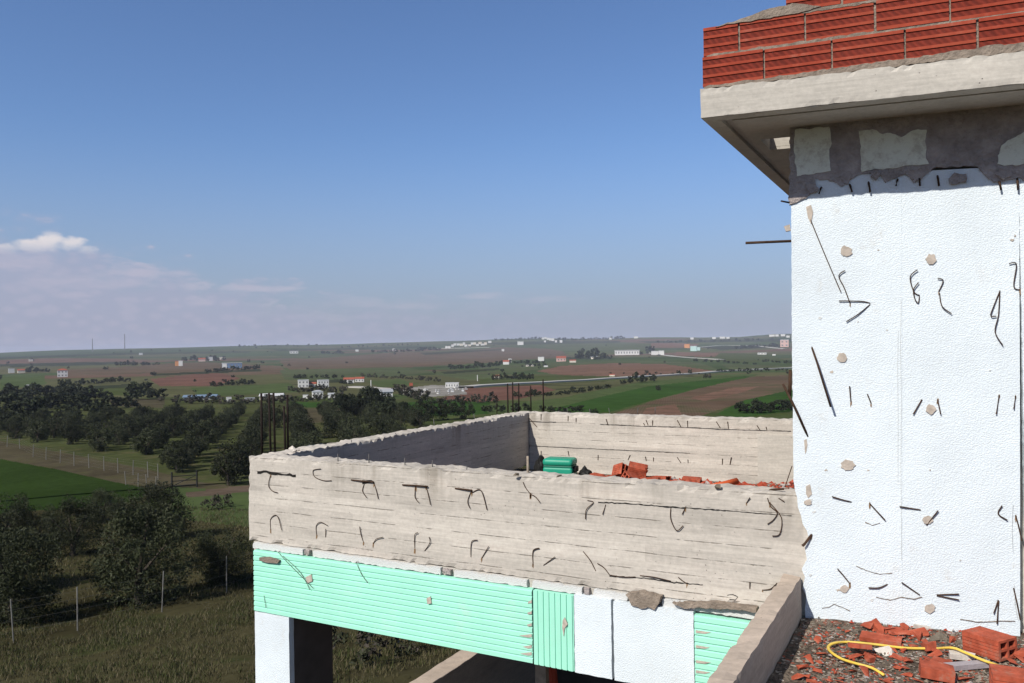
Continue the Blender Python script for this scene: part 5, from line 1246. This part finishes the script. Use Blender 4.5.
n1 = n.noise(n.mapping(P, (9, 22, 1)), 1.0, 6, .58, .3)
n2 = n.noise(n.mapping(P, (46, 84, 1)), 1.0, 7, .62, .5)
n3 = n.noise(n.mapping(P, (22, 75, 1), loc=(3, 1, 0)), 1.0, 6, .6, .3)
# mauve bank low on the left: billowing top that falls and thins out to the right
bil = n.voro(n.mapping(P, (20, 40, 0)), 1.0, 'F1', dims='2D'); bil2 = n.voro(n.mapping(P, (48, 90, 0)), 1.0, 'F1', dims='2D')
lump = n.math('ADD', n.math('MULTIPLY', n.math('SUBTRACT', .45, bil), .034), n.math('MULTIPLY', n.math('SUBTRACT', .45, bil2), .016))
lump = n.math('ADD', lump, n.math('MULTIPLY', n.math('SUBTRACT', n1, .5), .05))
topel = n.math('MULTIPLY_ADD', n.math('ADD', az, math.radians(32)), -.24, math.radians(7.7))
topel = n.math('MAXIMUM', topel, math.radians(3.0))
edge = n.math('SUBTRACT', n.math('ADD', topel, lump), el)
left = n.math('SUBTRACT', 1.0, n.smooth(az, math.radians(-27), math.radians(12)))
bank = n.math('MULTIPLY', n.smooth(edge, math.radians(-.9), math.radians(2.3)), n.math('MULTIPLY_ADD', left, .52, .12))
rim = n.math('MULTIPLY', n.smooth(edge, math.radians(-.25), math.radians(.25)), n.math('SUBTRACT', 1.0, n.smooth(edge, math.radians(.3), math.radians(1.7))))
rim = n.math('MULTIPLY', n.math('MULTIPLY', rim, n.smooth(n3, .42, .66)), n.math('MULTIPLY', n.math('MULTIPLY', left, left), .75))
inner = n.math('MULTIPLY', n.math('MULTIPLY', n.smooth(n.math('ADD', n.math('SUBTRACT', .62, bil2), n.math('MULTIPLY', n.math('SUBTRACT', n3, .5), .9)), .1, .55), bank), .38)
nn = n.math('ADD', n.math('MULTIPLY', n.math('SUBTRACT', n2, .5), 2.4), n.math('MULTIPLY', n.math('SUBTRACT', n3, .5), 1.0))
puff = None
for g_ in ((-30.3, 6.45, 1.15, .50), (-29.3, 6.75, 1.0, .62), (-28.2, 6.65, 1.0, .50), (-27.3, 6.35, .8, .34), (-31.6, 6.2, 1.0, .36)):
    k_ = gauss(*g_); puff = k_ if puff is None else n.math('SMOOTH_MAX', puff, k_, .35)
puff = n.smooth(n.math('ADD', puff, nn), -.15, .95)
puff = n.math('MULTIPLY', puff, n.smooth(n.math('SUBTRACT', el, n.math('MULTIPLY', n1, .01)), math.radians(5.4), math.radians(6.7)))
wis = None
for ca, ce, wa, we, st in ((-24.5, 5.0, 2.4, .36, .6), (-22.2, 5.0, 1.6, .34, .6), (-31, 5.5, 2.4, .7, .55), (-21, 3.2, 1.3, .4, .7), (-17.2, 4.1, 3.4, .34, .6), (-28, 3.5, 1.4, .35, .45), (-27.3, 4.4, 4.0, .7, .45), (-2.0, 3.55, 2.2, .3, .45), (-6.5, 2.9, 2.6, .35, .38), (2.5, 3.2, 3.0, .3, .3), (-17, 2.4, 1.2, .25, .35), (-10, 3.1, 5, .55, .3), (-13, 2.2, 4, .3, .25)):
    gk = n.math('MULTIPLY', n.smooth(n.math('ADD', gauss(ca, ce, wa, we), n.math('MULTIPLY', n.math('SUBTRACT', n3, .5), 3.4)), .0, 1.3), st)
    wis = gk if wis is None else n.math('MAXIMUM', wis, gk)
puffb = n.math('MAXIMUM', rim, inner)
bg.inputs['Strength'].default_value = 0.085
skyc = n.mix(1.0, sky.outputs[0], (0.98, 1.12, 1.36), 'MULTIPLY')
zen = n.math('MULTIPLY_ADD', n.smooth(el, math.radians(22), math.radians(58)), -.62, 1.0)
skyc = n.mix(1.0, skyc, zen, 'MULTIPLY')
low = n.math('SUBTRACT', 1.0, n.smooth(el, math.radians(-1), math.radians(15)))
skyc = n.mix(n.math('MULTIPLY', low, .88), skyc, (3.2, 3.6, 4.8))
c = n.mix(bank, skyc, (4.3, 4.4, 5.9))
c = n.mix(n.math('MULTIPLY', n.math('MAXIMUM', puffb, wis), .75), c, (6.2, 5.7, 6.7))
c = n.mix(n.math('MULTIPLY', puff, .8), c, (9.3, 8.5, 8.3))
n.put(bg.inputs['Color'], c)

sl_ = bpy.data.lights.new('sun', 'SUN'); sl_.energy = 4.7; sl_.angle = math.radians(.53); sl_.color = (1.0, .955, .88)
so = bpy.data.objects.new('sun', sl_); COL.objects.link(so); so.rotation_euler = Vector(SUN).to_track_quat('Z', 'Y').to_euler(); so.location = (0, 0, 60)

scene.view_settings.view_transform = 'Standard'; scene.view_settings.look = 'None'; scene.view_settings.exposure = 0.14; scene.view_settings.gamma = 1.0
scene.render.engine = 'CYCLES'; cy = scene.cycles
cy.use_denoising = True; cy.denoiser = 'OPENIMAGEDENOISE'
cy.max_bounces = 6; cy.diffuse_bounces = 2; cy.glossy_bounces = 2; cy.volume_bounces = 0; cy.transparent_max_bounces = 6
cy.use_adaptive_sampling = True; cy.adaptive_threshold = .015
bpy.context.view_layer.update()
